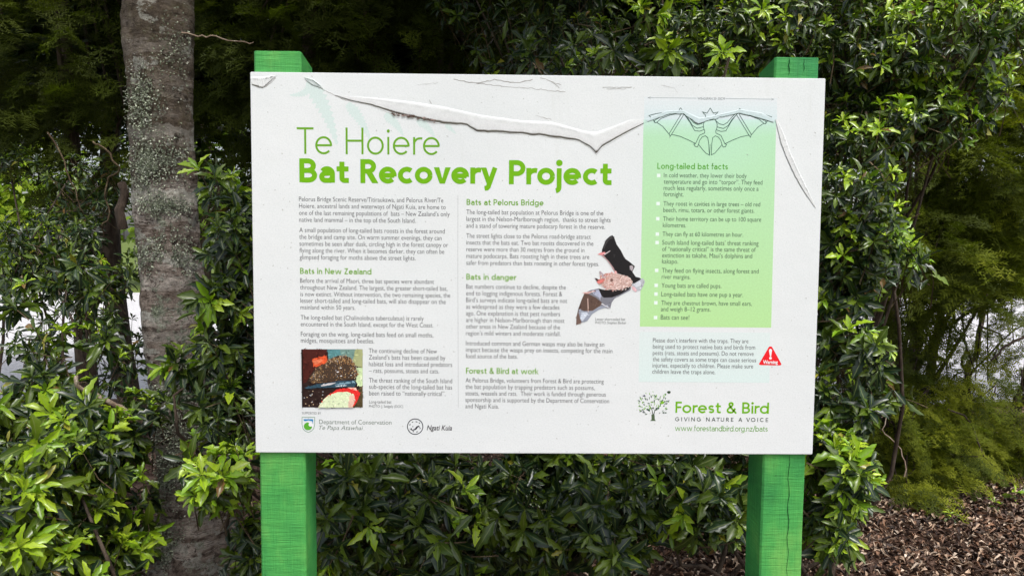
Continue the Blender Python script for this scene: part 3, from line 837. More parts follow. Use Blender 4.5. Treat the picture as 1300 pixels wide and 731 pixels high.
pr.pp([T3(235, 414), T3(247, 407), T3(260, 412), T3(256, 424), T3(243, 426)], (0.03, 0.06, 0.03)); pr.pp([T3(218, 430), T3(226, 424), T3(233, 430), T3(226, 438)], (0.1, 0.25, 0.05))
pr.build('tree_logo', label='small tree emblem of green and black leaf strokes')

# outline drawing of a spread bat
pr = Print(6)
def T8(x, y): return (800 + x / 6.355, 120 + y / 6.355)
def bl(pts, w_=0.75): pr.line([T8(*p) for p in pts], w_, (0.035, 0.09, 0.07))
def both(pts, w_=0.75):
    bl(pts, w_); bl([(2 * 646 - x, y + 8 * (x < 646) * (646 - x) / 500 * 1.2) for x, y in pts], w_)
both([(150, 172), (200, 158), (270, 146), (340, 140), (400, 138), (396, 122), (408, 110), (418, 124), (420, 140), (440, 150), (478, 188), (508, 225), (540, 244), (575, 236), (604, 208)])
both([(150, 172), (175, 192), (200, 230), (214, 226), (250, 195), (320, 168), (400, 152), (424, 148)])
both([(200, 230), (196, 212), (240, 184), (310, 160), (410, 146)])
both([(214, 226), (262, 258), (318, 325)]); both([(318, 325), (322, 340), (332, 326), (436, 158)]); both([(318, 325), (314, 318), (412, 158)])
both([(330, 322), (400, 338), (470, 368), (530, 398)])
both([(424, 150), (470, 198), (502, 250), (540, 274), (590, 262)]); both([(430, 152), (480, 222), (520, 292), (560, 298), (598, 284)])
both([(600, 312), (560, 330), (545, 360), (528, 396), (514, 402), (524, 420), (542, 424), (552, 402), (560, 372), (580, 344), (606, 334), (626, 350), (634, 400), (638, 486)])
both([(552, 404), (580, 440), (610, 474), (640, 490)])
both([(604, 208), (608, 180), (606, 166), (592, 152), (584, 142), (606, 148), (620, 152), (634, 130), (646, 110)])
both([(604, 208), (590, 240), (592, 270), (602, 296), (600, 312)])
bl([(608, 190), (624, 206), (646, 210), (668, 204), (686, 186)])
bl([(640, 496), (646, 400)], .5)
pr.build('bat_drawing', label='thin outline drawing of a bat with spread wings')

def mottle(put, areas, n, x0, x1, y0, y1, size, amp):
    # fine tonal variation over the printed photographs
    for _ in range(n):
        x, y = r2.uniform(x0, x1), r2.uniform(y0, y1); c = None
        for P, col in reversed(areas):
            if inpoly(x, y, P): c = col; break
        if c is None: continue
        a = r2.uniform(0, 3.14); l_ = size * r2.uniform(.4, 1.6); k = math.exp(r2.normal(0, amp))
        ca, sa = math.cos(a), math.sin(a)
        put([(x - l_ * ca, y - l_ * sa), (x - l_ * .4 * sa, y + l_ * .4 * ca), (x + l_ * ca, y + l_ * sa), (x + l_ * .4 * sa, y - l_ * .4 * ca)], tuple(min(.9, v * k + .004 * (k - 1)) for v in c))
def inpoly(x, y, P):
    c = False
    for i in range(len(P)):
        (x1, y1), (x2, y2) = P[i], P[i - 1]
        if (y1 > y) != (y2 > y) and x < (x2 - x1) * (y - y1) / (y2 - y1) + x1: c = not c
    return c
# flying bat picture
pr = Print(10, 5000)
def T4(x, y): return (720 + x / 5.627, 290 + y / 5.627)
BPA = []
def bp(pts, c):
    pr.pp([T4(*p) for p in pts], c)
    if len(pts) > 4: BPA.append((pts, c))
BLK = (0.012, 0.010, 0.011); BRN = (0.11, 0.065, 0.05); GRY = (0.36, 0.37, 0.42); PNK = (0.62, 0.42, 0.37)
bp([(244, 182), (256, 130), (276, 82), (304, 56), (324, 48), (338, 70), (352, 112), (384, 158), (412, 214), (448, 240), (484, 270), (466, 310), (490, 345), (520, 352), (516, 374), (470, 400), (432, 430), (392, 330), (344, 318), (330, 284), (296, 232), (262, 194)], BLK)
bp([(256, 130), (276, 82), (304, 56), (322, 50), (330, 70), (300, 80), (280, 110), (262, 150)], (0.05, 0.045, 0.045))
bp([(244, 182), (262, 194), (300, 236), (334, 284), (346, 318), (336, 312), (318, 276), (282, 226), (246, 194)], (0.42, 0.27, 0.27))
bp([(216, 186), (240, 172), (268, 168), (276, 178), (250, 192)], (0.75, 0.28, 0.28))
bp([(262, 184), (306, 158), (308, 162), (268, 190)], (0.7, 0.6, 0.6))
bp([(446, 268), (462, 262), (474, 276), (464, 306), (448, 290)], (0.42, 0.36, 0.38))
bp([(344, 300), (356, 310), (350, 330), (336, 322)], (0.8, 0.42, 0.4))
bp([(460, 398), (500, 374), (520, 364), (540, 354), (556, 378), (546, 404), (528, 440), (500, 444), (494, 456), (474, 446)], (0.46, 0.47, 0.50))
bp([(472, 400), (506, 380), (530, 384), (522, 408), (494, 420)], (0.62, 0.64, 0.68)); bp([(462, 412), (484, 420), (500, 442), (488, 454), (466, 436)], (0.75, 0.45, 0.48))
bp([(470, 386), (520, 354), (528, 362), (476, 394)], BLK)
bp([(124, 462), (168, 440), (226, 428), (270, 440), (340, 434), (420, 410), (462, 404), (452, 440), (400, 468), (338, 500), (318, 530), (308, 572), (270, 566), (226, 580), (180, 610), (144, 660), (104, 672), (64, 690), (66, 630), (80, 570), (104, 510)], (0.20, 0.20, 0.23))
bp([(226, 428), (270, 440), (340, 434), (420, 410), (462, 404), (440, 436), (380, 470), (320, 492), (262, 494), (236, 470)], BLK)
bp([(124, 462), (150, 466), (206, 494), (250, 530), (230, 560), (150, 610), (76, 590), (86, 556), (104, 506)], BRN)
bp([(180, 440), (226, 438), (246, 480), (236, 500), (190, 470)], (0.42, 0.44, 0.56))
bp([(82, 576), (120, 590), (180, 588), (230, 556), (300, 548), (270, 566), (226, 580), (180, 610), (144, 660), (104, 672), (92, 640)], (0.30, 0.32, 0.38))
bp([(100, 600), (140, 598), (150, 612), (110, 660), (96, 650)], (0.58, 0.62, 0.70))
bp([(64, 690), (66, 630), (78, 590), (92, 640), (104, 672)], (0.16, 0.10, 0.08))
bp([(240, 538), (250, 534), (304, 566), (306, 572)], (0.7, 0.68, 0.7)); bp([(144, 500), (150, 498), (154, 590), (148, 600)], (0.6, 0.42, 0.36))
bp([(104, 458), (160, 452), (200, 440), (204, 446), (150, 466), (124, 464)], (0.7, 0.4, 0.36))
mottle(lambda P, c: pr.pp([T4(*p) for p in P], c), list(BPA), 700, 64, 555, 50, 690, 7, .45)
body = [(238, 330), (262, 326), (300, 318), (350, 322), (410, 336), (450, 352), (468, 384), (452, 412), (400, 430), (330, 440), (280, 428), (246, 404), (232, 376)]
bp(body, PNK)
bp([(228, 306), (238, 304), (262, 330), (276, 350), (258, 356), (234, 330)], (0.42, 0.34, 0.36)); bp([(196, 354), (210, 356), (240, 372), (248, 396), (222, 390)], (0.06, 0.03, 0.03)); bp([(210, 380), (240, 366), (262, 352), (276, 362), (250, 390), (226, 396)], (0.75, 0.2, 0.18))
from mathutils.geometry import intersect_point_tri_2d
def inpoly(x, y, P):
    c = False
    for i in range(len(P)):
        (x1, y1), (x2, y2) = P[i], P[i - 1]
        if (y1 > y) != (y2 > y) and x < (x2 - x1) * (y - y1) / (y2 - y1) + x1: c = not c
    return c
for _ in range(420):
    x, y = r2.uniform(226, 476), r2.uniform(310, 446)
    if not inpoly(x, y, body) and not (inpoly(350 + (x - 350) * .95, 380 + (y - 380) * .9, body)): continue
    a = r2.normal(2.6, .8); l_ = r2.uniform(8, 20); k = r2.random()
    c = (0.85, 0.66, 0.60) if k < .45 else ((0.45, 0.24, 0.2) if k < .8 else (0.9, 0.8, 0.76))
    if x < 330 and k > .7: c = (0.6, 0.14, 0.1)
    bp([(x, y), (x + l_ * math.cos(a), y + l_ * math.sin(a)), (x + 5, y + 5)], c)
bp([(308, 360), (320, 356), (330, 366), (322, 380), (308, 376)], (0.2, 0.1, 0.08))
pr.build('flying_bat_picture', label='cut-out picture of a bat in flight with dark wings')

# square photograph of a bat held in the hand
pr = Print(8, 5000)
def T7(x, y): return (370 + x / 7.31, 430 + y / 7.31)
HPA = []
def hp(pts, c):
    pr.pp([T7(*p) for p in pts], c)
    if len(pts) > 4 or c == (0.028, 0.012, 0.010): HPA.append((pts, c))
hp([(94, 96), (660, 96), (662, 634), (102, 634)], (0.028, 0.012, 0.010))
hp([(104, 97), (332, 97), (332, 220), (220, 260), (140, 400), (104, 420)], (0.07, 0.012, 0.008))
hp([(190, 185), (300, 160), (334, 150), (334, 225), (290, 235), (230, 262), (206, 250)], (0.75, 0.10, 0.03)); hp([(205, 195), (270, 185), (300, 200), (250, 230), (215, 240)], (0.85, 0.22, 0.10))
hp([(334, 97), (590, 97), (575, 200), (520, 170), (440, 160), (345, 190)], (0.10, 0.26, 0.27)); hp([(450, 97), (590, 97), (580, 190), (520, 165), (460, 150)], (0.18, 0.30, 0.26))
hp([(590, 97), (659, 97), (660, 268), (600, 250), (572, 200)], (0.40, 0.42, 0.20)); hp([(600, 266), (660, 268), (660, 450), (620, 430), (590, 380), (618, 330)], (0.66, 0.80, 0.45))
hp([(620, 460), (660, 440), (662, 634), (560, 634), (600, 560)], (0.10, 0.07, 0.03))
mottle(lambda P, c: pr.pp([T7(*p) for p in P], c), list(HPA), 700, 104, 658, 98, 632, 15, .22)
fur = [(160, 390), (190, 350), (230, 270), (310, 230), (360, 185), (430, 155), (500, 155), (556, 178), (575, 220), (600, 260), (620, 330), (590, 365), (480, 385), (330, 400), (220, 410)]
hp(fur, (0.06, 0.035, 0.022))
for _ in range(1300):
    x, y = r2.uniform(160, 620), r2.uniform(155, 410)
    if not inpoly(x, y, fur): continue
    top = y < 235 + 0.0 * x or x < 300 or x > 560
    if not top and r2.random() < .8: continue
    a = math.atan2(y - 420, x - 400) + r2.normal(0, .6); l_ = r2.uniform(10, 24); k = r2.random()
    c = (0.62, 0.34, 0.13) if k < .4 else ((0.85, 0.66, 0.4) if k < .58 else ((0.28, 0.13, 0.05) if k < .9 else (0.6, 0.56, 0.55)))
    hp([(x, y), (x + l_ * math.cos(a), y + l_ * math.sin(a)), (x + 4, y + 3)], c)
for x, y, r_ in [(432, 305, 13), (460, 268, 10), (463, 342, 11), (555, 336, 8), (415, 292, 6)]:
    hp([(x - r_, y), (x, y - r_ * .5), (x + r_, y - r_ * .2), (x, y + r_ * .6)], (0.85, 0.85, 0.88))
hp([(120, 452), (240, 418), (360, 402), (470, 386), (590, 384), (606, 410), (590, 440), (480, 446), (380, 450), (240, 452), (150, 462)], (0.03, 0.07, 0.10))
hp([(240, 440), (330, 412), (420, 402), (380, 422), (300, 436)], (0.62, 0.58, 0.58)); hp([(400, 424), (480, 402), (580, 396), (590, 404), (480, 420)], (0.22, 0.36, 0.44)); hp([(400, 440), (470, 424), (520, 430), (470, 440)], (0.7, 0.75, 0.78))
hp([(380, 500), (420, 468), (520, 456), (600, 462), (640, 500), (620, 560), (596, 600), (570, 632), (250, 634), (300, 560), (340, 520)], (0.78, 0.03, 0.025))
hp([(256, 634), (300, 560), (350, 518), (430, 492), (520, 488), (580, 510), (570, 634)], (0.72, 0.80, 0.52)); hp([(540, 520), (584, 520), (596, 570), (566, 634), (530, 634)], (0.80, 0.52, 0.40)); hp([(520, 448), (600, 450), (612, 480), (560, 466)], (0.9, 0.5, 0.4))
mottle(lambda P, c: pr.pp([T7(*p) for p in P], c), list(HPA[-8:]), 500, 104, 658, 380, 632, 12, .2)
for _ in range(26):
    x, y = r2.uniform(120, 300), r2.uniform(480, 630); k = r2.random()
    if x + (y - 480) * .35 > 310: continue
    c = (0.09, 0.07, 0.05) if k < .5 else ((0.55, 0.4, 0.25) if k < .75 else (0.4, 0.42, 0.44))
    hp([(x - 5, y), (x + 3, y - 6), (x + 8, y + 3), (x, y + 5)], c)
hp([(94, 96), (106, 97), (110, 634), (102, 634)], (0.01, 0.005, 0.005))
pr.build('bat_photograph', label='square colour photograph of a furry bat held in a hand')

# ---- the film that has let go of the panel: lifted, curled strips with a torn lower lip
def lifted(name, top, bot, lift, colt, colb, label, seed):
    """A strip of film between two measured edges, bulging off the board."""
    n = 150; k = 7
    def samp(P, t):
        P = np.array(P, float); s = np.r_[0, np.cumsum(np.linalg.norm(np.diff(P, axis=0), axis=1))]; s /= s[-1]
        return np.array([np.interp(t, s, P[:, 0]), np.interp(t, s, P[:, 1])])
    V = []; F = []; Cc = []
    for i in range(n):
        t = i / (n - 1)
        a = samp(top, t); b_ = samp(bot, t)
        jit = (noise.noise(Vector((t * 30, seed, 0))) * 1.5 + noise.noise(Vector((t * 90, seed, 3))) * .8) * math.sin(math.pi * t)
        b_[1] += jit
        for j in range(k):
            u = (0, .1, .25, .45, .65, .85, 1)[j]
            p = a * (1 - u) + b_ * u
            x, z = S(*p)
            e = min(1, 6 * t, 6 * (1 - t))
            prof_ = (0, 1.0, .42, .3, .2, .15 + .3 * max(0, noise.noise(Vector((t * 12, 5, seed)))), .08 + .5 * max(0, noise.noise(Vector((t * 12, 5, seed)))))[j]
            hh = lift * e * prof_ * (1 + .7 * noise.noise(Vector((t * 22, u * 2.5, seed))) + .8 * noise.noise(Vector((t * 60, u * 5, seed + 2))))
            V.append((x, -0.0007 - abs(hh), z)); cc = np.array(colt) * (1 - u) + np.array(colb) * u
            Cc.append(tuple(cc * (1 + .06 * noise.noise(Vector((t * 40, u * 4, seed + 3))))))
    for i in range(n - 1):
        for j in range(k - 1):
            F.append((i * k + j, i * k + j + 1, (i + 1) * k + j + 1, (i + 1) * k + j))
    # the lip turned back to the board
    o = len(V)
    for i in range(n):
        p = V[i * k + k - 1]; V.append((p[0], -0.0006, p[2] + 0.0008)); Cc.append((0.6, 0.59, 0.57))
    for i in range(n - 1): F.append((i * k + k - 1, o + i, o + i + 1, (i + 1) * k + k - 1))
    ob = mesh(name, V, F, M['print'], PANEL, smooth=True, colors=np.array(Cc))
    ob['label'] = label
    return ob
WH = (0.78, 0.79, 0.785)
lifted('peeled_film', [(438, 122), (470, 124), (520, 129), (560, 135), (610, 146), (660, 153), (700, 155), (740, 166), (757, 168), (780, 160), (800, 152), (816, 151)],
       [(425, 121), (445, 128), (470, 133), (500, 143), (552, 155), (570, 157), (592, 158), (605, 167), (640, 168), (680, 171), (712, 175), (736, 179), (750, 187), (757, 195), (764, 186), (790, 171), (817, 157)],
       0.0010, WH, (0.64, 0.64, 0.635), 'long curled strip of film peeled off above the title', 1.0)
lifted('peeled_film', [(987, 152), (996, 172), (1004, 195), (1013, 215), (1024, 238), (1036, 263)],
       [(984, 152), (991, 182), (998, 200), (1008, 222), (1020, 243), (1035, 264)],
       0.0013, WH, (0.66, 0.66, 0.65), 'narrow lifted ridge of film right of the green box', 4.0)
lifted('peeled_film', [(318, 98), (335, 98), (352, 96)], [(320, 108), (334, 112), (350, 97)], 0.0016, WH, (0.70, 0.70, 0.69), 'small blister of film in the upper left corner', 7.0)
lifted('peeled_film', [(386, 98), (398, 101), (404, 106), (410, 112)], [(388, 102), (396, 108), (405, 111), (410, 113)], 0.002, (0.66, 0.72, 0.70), (0.6, 0.66, 0.65), 'short torn flap of film over the fern print', 9.0)
lifted('peeled_film', [(820, 152), (846, 141), (866, 140), (888, 150), (902, 148), (940, 139), (966, 143), (984, 152)], [(822, 155), (850, 145), (868, 145), (886, 158), (900, 153), (938, 144), (962, 150), (982, 156)],
       0.0006, (0.64, 0.73, 0.74), (0.50, 0.62, 0.62), 'torn blue-grey film edge across the bat drawing', 11.0)
# dirt in the cracks
pr = Print(7)
DIRT = (0.09, 0.055, 0.045)
def crack(pts, w_, c=(0.34, 0.31, 0.29)):
    P = []
    for (x0, y0), (x1, y1) in zip(pts[:-1], pts[1:]):
        m_ = max(2, int(math.hypot(x1 - x0, y1 - y0) / 3))
        for i in range(m_):
            t = i / m_; P.append((x0 + (x1 - x0) * t + r2.normal(0, .25), y0 + (y1 - y0) * t + r2.normal(0, .35)))
    P.append(pts[-1])
    pr.line(P, [max(.15, w_ * (.5 + .8 * r2.random())) for _ in P], c)
crack([(576, 101), (592, 104), (606, 106), (622, 103), (628, 101), (642, 104), (660, 105), (676, 101)], .75)
crack([(605, 106), (640, 110), (680, 113), (718, 117)], .45)
crack([(686, 99), (696, 102), (704, 106), (710, 112)], .6); crack([(700, 104), (712, 108)], .5)
crack([(765, 111), (780, 111.5), (802, 111)], .8, (0.45, 0.43, 0.41)); crack([(770, 113), (795, 113)], .5)
crack([(320, 107), (328, 111), (338, 110), (346, 103), (350, 99)], .6); crack([(388, 100), (398, 105), (408, 113), (420, 119), (440, 128)], .5)
crack([(530, 108), (545, 106), (556, 105)], .4, (.55, .54, .53)); crack([(680, 147), (700, 152)], .4); crack([(840, 108), (856, 112), (860, 118)], .4, (.5, .49, .48))
crack([(545, 127), (548, 132)], .5)
for (x, y) in [(850, 174), (340, 142), (1034, 168), (948, 196), (404, 330), (365, 340), (556, 412), (760, 515), (757, 520), (702, 520), (784, 247), (690, 470), (644, 523), (588, 352), (573, 355)]:
    pr.line([(x, y), (x + r2.normal(0, .8), y + 1.6)], [.8, .4], (0.33, 0.31, 0.3))
for _ in range(70):
    x, y = r2.uniform(322, 1030), r2.uniform(100, 570); s_ = r2.uniform(.25, .55)
    pr.pp([(x - s_, y), (x, y - s_), (x + s_, y), (x, y + s_)], (0.42, 0.41, 0.40))
pr.build('cracks', label='fine grey cracks and specks in the film')
pr = Print(46)
for _ in range(60):
    t = r2.random(); x = 497 + 56 * t; y = 143.5 + 9.5 * t + r2.normal(0, 1.1)
    s_ = r2.uniform(.6, 2.2)
    pr.pp([(x - s_ * 1.3, y), (x - s_ * .3, y - s_ * .5), (x + s_ * 1.2, y + .3), (x, y + s_ * .5)], DIRT if r2.random() < .6 else (0.3, 0.22, 0.2))
pr.build('mud_smear', label='brown dirt caught along the torn film edge')
pr = Print(8)  # grey lines drawn under the torn lip, its shadow put into the print
pr.line([(604, 168), (640, 169.5), (680, 172.5), (712, 176.5), (736, 180.5), (750, 188.5), (757, 196.5), (765, 188), (790, 173), (816, 159)], [.1, .35, .15, .4, .2, .5, .5, .15, .35, .1], (0.45, 0.42, 0.4))
pr.line([(424, 121.5), (445, 129), (470, 134), (498, 145), (552, 156.5), (592, 160), (605, 168.5)], [.2, .4, .2, .45, .4, .15, .3], (0.48, 0.45, 0.43))
pr.build('torn_edge_shadow')

# ------------------------------------------------------------------ leaf templates
def leaf_template(L=1.0, wd=0.30, n=8, wave=0.035, droop=0.25, fold=0.10, ph=0.0, widest=0.58, wn=3.5):
    V = []; UV = []
    for i in range(n + 1):
        t = i / n
        a = (t / widest) ** 1.1 if t < widest else 1 - ((t - widest) / (1 - widest)) ** 2.4
        hw = wd / 2 * (max(0.0, a) * 0.97 + 0.03)
        if i == n: hw = 0.004
        for s in (-1, 0, 1):
            wv = wave * math.sin(2 * math.pi * wn * t + ph + (0.9 if s > 0 else 0)) * (s != 0) * min(1, 3 * t, 4 * (1 - t) + .2)
            V.append((s * hw * (1 + .25 * math.sin(2 * math.pi * wn * t + ph)), L * t, fold * abs(s) * hw / .15 - droop * t * t + wv))
            UV.append((0.5 + 0.5 * s, t))
    F = []
    for i in range(n):
        for j in range(2):
            F.append((3 * i + j, 3 * i + j + 1, 3 * i + j + 4, 3 * i + j + 3))
    return np.array(V), np.array(F), np.array(UV)

BROAD = [leaf_template(ph=0.4, droop=.12), leaf_template(ph=2.0, droop=.30, wd=.27), leaf_template(ph=3.3, droop=.45, wd=.33, wave=.045),
         leaf_template(ph=4.6, droop=.05, wd=.30, fold=.16), leaf_template(ph=5.5, droop=.22, wd=.36, wave=.05), leaf_template(ph=1.1, droop=.6, wd=.28)]
SMALL = [leaf_template(n=2, ph=.3, wd=.4, wave=.02, droop=.2), leaf_template(n=2, ph=2, wd=.34, wave=.03, droop=.35)]

FAR = [(np.array([(0, 0, 0), (.24, .5, .06), (0, 1, -.1), (-.24, .5, .06)], float), np.array([(0, 1, 2), (0, 2, 3)]), np.array([(.3, 0), (.8, .5), (.3, 1), (.2, .5)]))]
def spray_template(seed, n=14, wd=.5, droop=.25, nl=.14):
    r = np.random.default_rng(seed)
    V = []; F = []; UV = []
    def tri(b0, b1, tip, f=.5):
        o = len(V); V.extend([b0, b1, tip]); F.append((o, o + 1, o + 2)); UV.extend([(.3, .2), (.7, .2), (.5, 1)])
    def bar(p, q_, w_):
        p = np.array(p); q_ = np.array(q_); d = q_ - p; s = np.cross(d, (0, 0, 1.)); s = s / (np.linalg.norm(s) + 1e-9) * w_
        o = len(V); V.extend([p - s, p + s, q_]); F.append((o, o + 1, o + 2)); UV.extend([(.49, .5)] * 3)
    def ax(t): return np.array((.03 * math.sin(5 * t + seed), t, -droop * t * t + .02 * math.sin(9 * t + seed)))
    for i in range(4): bar(ax(i / 4), ax((i + 1) / 4), .008)
    for i in range(n):
        t = .06 + .9 * i / n
        for s in (-1, 1):
            if r.random() < .12: continue
            l_ = wd * (1 - t) ** .6 * (.5 + .5 * min(1, t * 3)) * r.uniform(.55, 1.1)
            p = ax(t); d = np.array((s * .8, .62, r.normal(-.12, .22))); d /= np.linalg.norm(d)
            e = p + d * l_; e[2] -= .12 * l_
            bar(p, e, .004)
            k = max(3, int(l_ / .062))
            for j in range(k):
                q_ = p + (e - p) * ((j + .6) / k)
                for ss in (-1, 1):
                    pr_ = np.cross(d, (0, 0, 1.)) * ss
                    dd = d * .65 + pr_ * .75 + np.array((0, 0, r.normal(0, .3)))
                    dd /= np.linalg.norm(dd)
                    tri(q_ - d * .019, q_ + d * .019, q_ + dd * nl * r.uniform(.6, 1.1))
    return np.array(V), np.array(F), np.array(UV)
SPRAY = [spray_template(1), spray_template(2, droop=.5), spray_template(3, wd=.38, droop=.1), spray_template(4, wd=.6, droop=.35, nl=.12)]
SPARSE = [spray_template(5, n=7, wd=.35, droop=.4, nl=.11), spray_template(6, n=9, wd=.3, droop=.2, nl=.09)]
print('spray tris', [len(s[1]) for s in SPRAY])

def frames(d, up, scale, jit=None):
    """(N,4,4): local +Y along d, local +Z near up."""
    d = d / (np.linalg.norm(d, axis=1)[:, None] + 1e-9)
    x = np.cross(d, up); x /= (np.linalg.norm(x, axis=1)[:, None] + 1e-9)
    z = np.cross(x, d)
    Mx = np.zeros((len(d), 4, 4)); Mx[:, 3, 3] = 1
    Mx[:, :3, 0] = x * scale[:, None]; Mx[:, :3, 1] = d * scale[:, None]; Mx[:, :3, 2] = z * scale[:, None]
    return Mx

class Foliage:
    """Placed copies of leaf templates: matrices, template index, tint."""
    def __init__(s, temps): s.temps = temps; s.M = []; s.t = []; s.c = []
    def add(s, Mx, ti, col): s.M.append(Mx); s.t.append(ti); s.c.append(col)
    def pack(s):
        s.M = np.concatenate(s.M); s.t = np.concatenate(s.t); s.c = np.concatenate(s.c); return s
    def stuff(s, name, m, parent, keep=None, kind='stuff'):
        base = wloc(parent) if parent is not None else np.zeros(3)
        Vs = []; Fs = []; Us = []; Cs = []; off = 0
        for k, (V, F, UV) in enumerate(s.temps):
            sel = s.t == k
            if keep is not None: sel &= keep
            A = s.M[sel]
            if not len(A): continue
            W_ = np.einsum('nij,vj->nvi', A[:, :3, :3], V) + A[:, None, :3, 3] - base
            nf = (F[None] + (np.arange(len(A)) * len(V))[:, None, None] + off)
            Vs.append(W_.reshape(-1, 3)); Fs.append((nf.reshape(-1, F.shape[1]), F.shape[1]))
            Us.append(np.tile(UV[F.ravel()], (len(A), 1))); Cs.append(np.repeat(s.c[sel], len(V), axis=0)); off += len(A) * len(V)
        if not Vs: return None
        V = np.concatenate(Vs); C_ = np.concatenate(Cs); U = np.concatenate(Us)
        li = np.concatenate([f.ravel() for f, k in Fs]); tot = np.concatenate([np.full(len(f), k) for f, k in Fs])
        me = bpy.data.meshes.new(name)
        me.vertices.add(len(V)); me.vertices.foreach_set('co', V.ravel().astype(np.float32))
        me.loops.add(len(li)); me.loops.foreach_set('vertex_index', li.astype(np.int32))
        me.polygons.add(len(tot)); me.polygons.foreach_set('loop_start', np.r_[0, np.cumsum(tot)[:-1]].astype(np.int32)); me.polygons.foreach_set('loop_total', tot.astype(np.int32))
        me.polygons.foreach_set('use_smooth', np.ones(len(tot), bool))
        uv = me.uv_layers.new(name='UVMap'); uv.data.foreach_set('uv', U.ravel().astype(np.float32))
        a = me.attributes.new('tint', 'FLOAT_COLOR', 'POINT')
        c = np.ones((len(V), 4), np.float32); c[:, :3] = C_; a.data.foreach_set('color', c.ravel())
        me.update(calc_edges=True)
        o = link(name, me, m, parent)
        if kind: o['kind'] = kind
        return o

SHARED = {}
def shared_leaf(temps_id, temps, k, tint, m, name):
    key = (temps_id, k, tint)
    if key not in SHARED:
        V, F, UV = temps[k]
        me = bpy.data.meshes.new(name)
        me.from_pydata(V.tolist(), [], F.tolist())
        uv = me.uv_layers.new(name='UVMap'); uv.data.foreach_set('uv', UV[F.ravel()].ravel())
        a = me.attributes.new('tint', 'FLOAT_COLOR', 'POINT'); a.data.foreach_set('color', np.tile((*tint, 1.0), len(V)))
        me.polygons.foreach_set('use_smooth', [True] * len(me.polygons)); me.materials.append(m)
        SHARED[key] = me
    return SHARED[key]

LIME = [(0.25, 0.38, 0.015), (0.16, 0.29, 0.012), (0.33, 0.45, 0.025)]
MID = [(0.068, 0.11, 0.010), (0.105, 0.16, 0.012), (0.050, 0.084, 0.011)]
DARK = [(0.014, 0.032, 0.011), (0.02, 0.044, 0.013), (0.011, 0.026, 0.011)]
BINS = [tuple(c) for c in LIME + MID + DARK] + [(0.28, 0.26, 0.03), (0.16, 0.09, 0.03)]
BINA = np.array(BINS)

def whorls(fol, twigs, C_, A_, young, size, r=rng, temps=BROAD, nl=(6, 10), twig_len=.16):
    """Tip shoots: a rosette of leaves round each tip and a few below it on the twig."""
    for c, a in zip(C_, A_):
        a = a / np.linalg.norm(a)
        n = r.integers(nl[0], nl[1]); extra = r.integers(3, 8)
        yg = r.random() < young
        h1 = np.cross(a, (0.31, 0.2, 0.93)); h1 /= np.linalg.norm(h1); h2 = np.cross(a, h1)
        i = np.arange(n + extra)
        ph = i * 2.39996 + r.uniform(0, 6.28) + r.normal(0, .15, n + extra)
        el = np.where(i < n, np.linspace(.45, 1.45, n + extra), r.uniform(1.1, 1.7, n + extra))
        rad = np.cos(ph)[:, None] * h1 + np.sin(ph)[:, None] * h2
        d = np.cos(el)[:, None] * a + np.sin(el)[:, None] * rad
        d[:, 2] -= .22 + .25 * (i >= n)
        up = a * 1.0 + np.array((0, -.15, .35)) + r.normal(0, .22, (n + extra, 3))
        s0 = size * r.uniform(.6, 1.3)
        sc = s0 * np.where(i < n, np.linspace(.62, 1.05, n + extra), 1.0) * r.uniform(.8, 1.15, n + extra)
        Mx = frames(d, up, sc)
        back = np.where(i < n, r.uniform(0, .012, n + extra), r.uniform(.02, twig_len * .6, n + extra))
        Mx[:, :3, 3] = c - a * back[:, None]
        ti = r.integers(0, len(temps), n + extra)
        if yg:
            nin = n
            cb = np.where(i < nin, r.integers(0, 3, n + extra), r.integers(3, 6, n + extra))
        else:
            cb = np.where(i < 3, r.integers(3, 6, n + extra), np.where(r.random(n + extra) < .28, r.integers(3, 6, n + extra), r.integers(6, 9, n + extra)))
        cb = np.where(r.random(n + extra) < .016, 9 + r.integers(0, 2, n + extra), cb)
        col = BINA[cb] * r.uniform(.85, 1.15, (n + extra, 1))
        fol.add(Mx, ti, col)
        if twigs is not None:
            e = c - a * twig_len + np.array((0, 0, -.03)) + r.normal(0, .012, 3)
            V, F = tube([e, (c + e) / 2 + r.normal(0, .006, 3), c], [.0026, .0019, .0012], 3)
            twigs.add(V, F)

def blob(n, c, rad, r=rng, shell=.45):
    u = r.normal(size=(n, 3)); u /= np.linalg.norm(u, axis=1)[:, None]
    q = r.uniform(shell, 1.0, n) ** .7
    return c + u * q[:, None] * rad, u

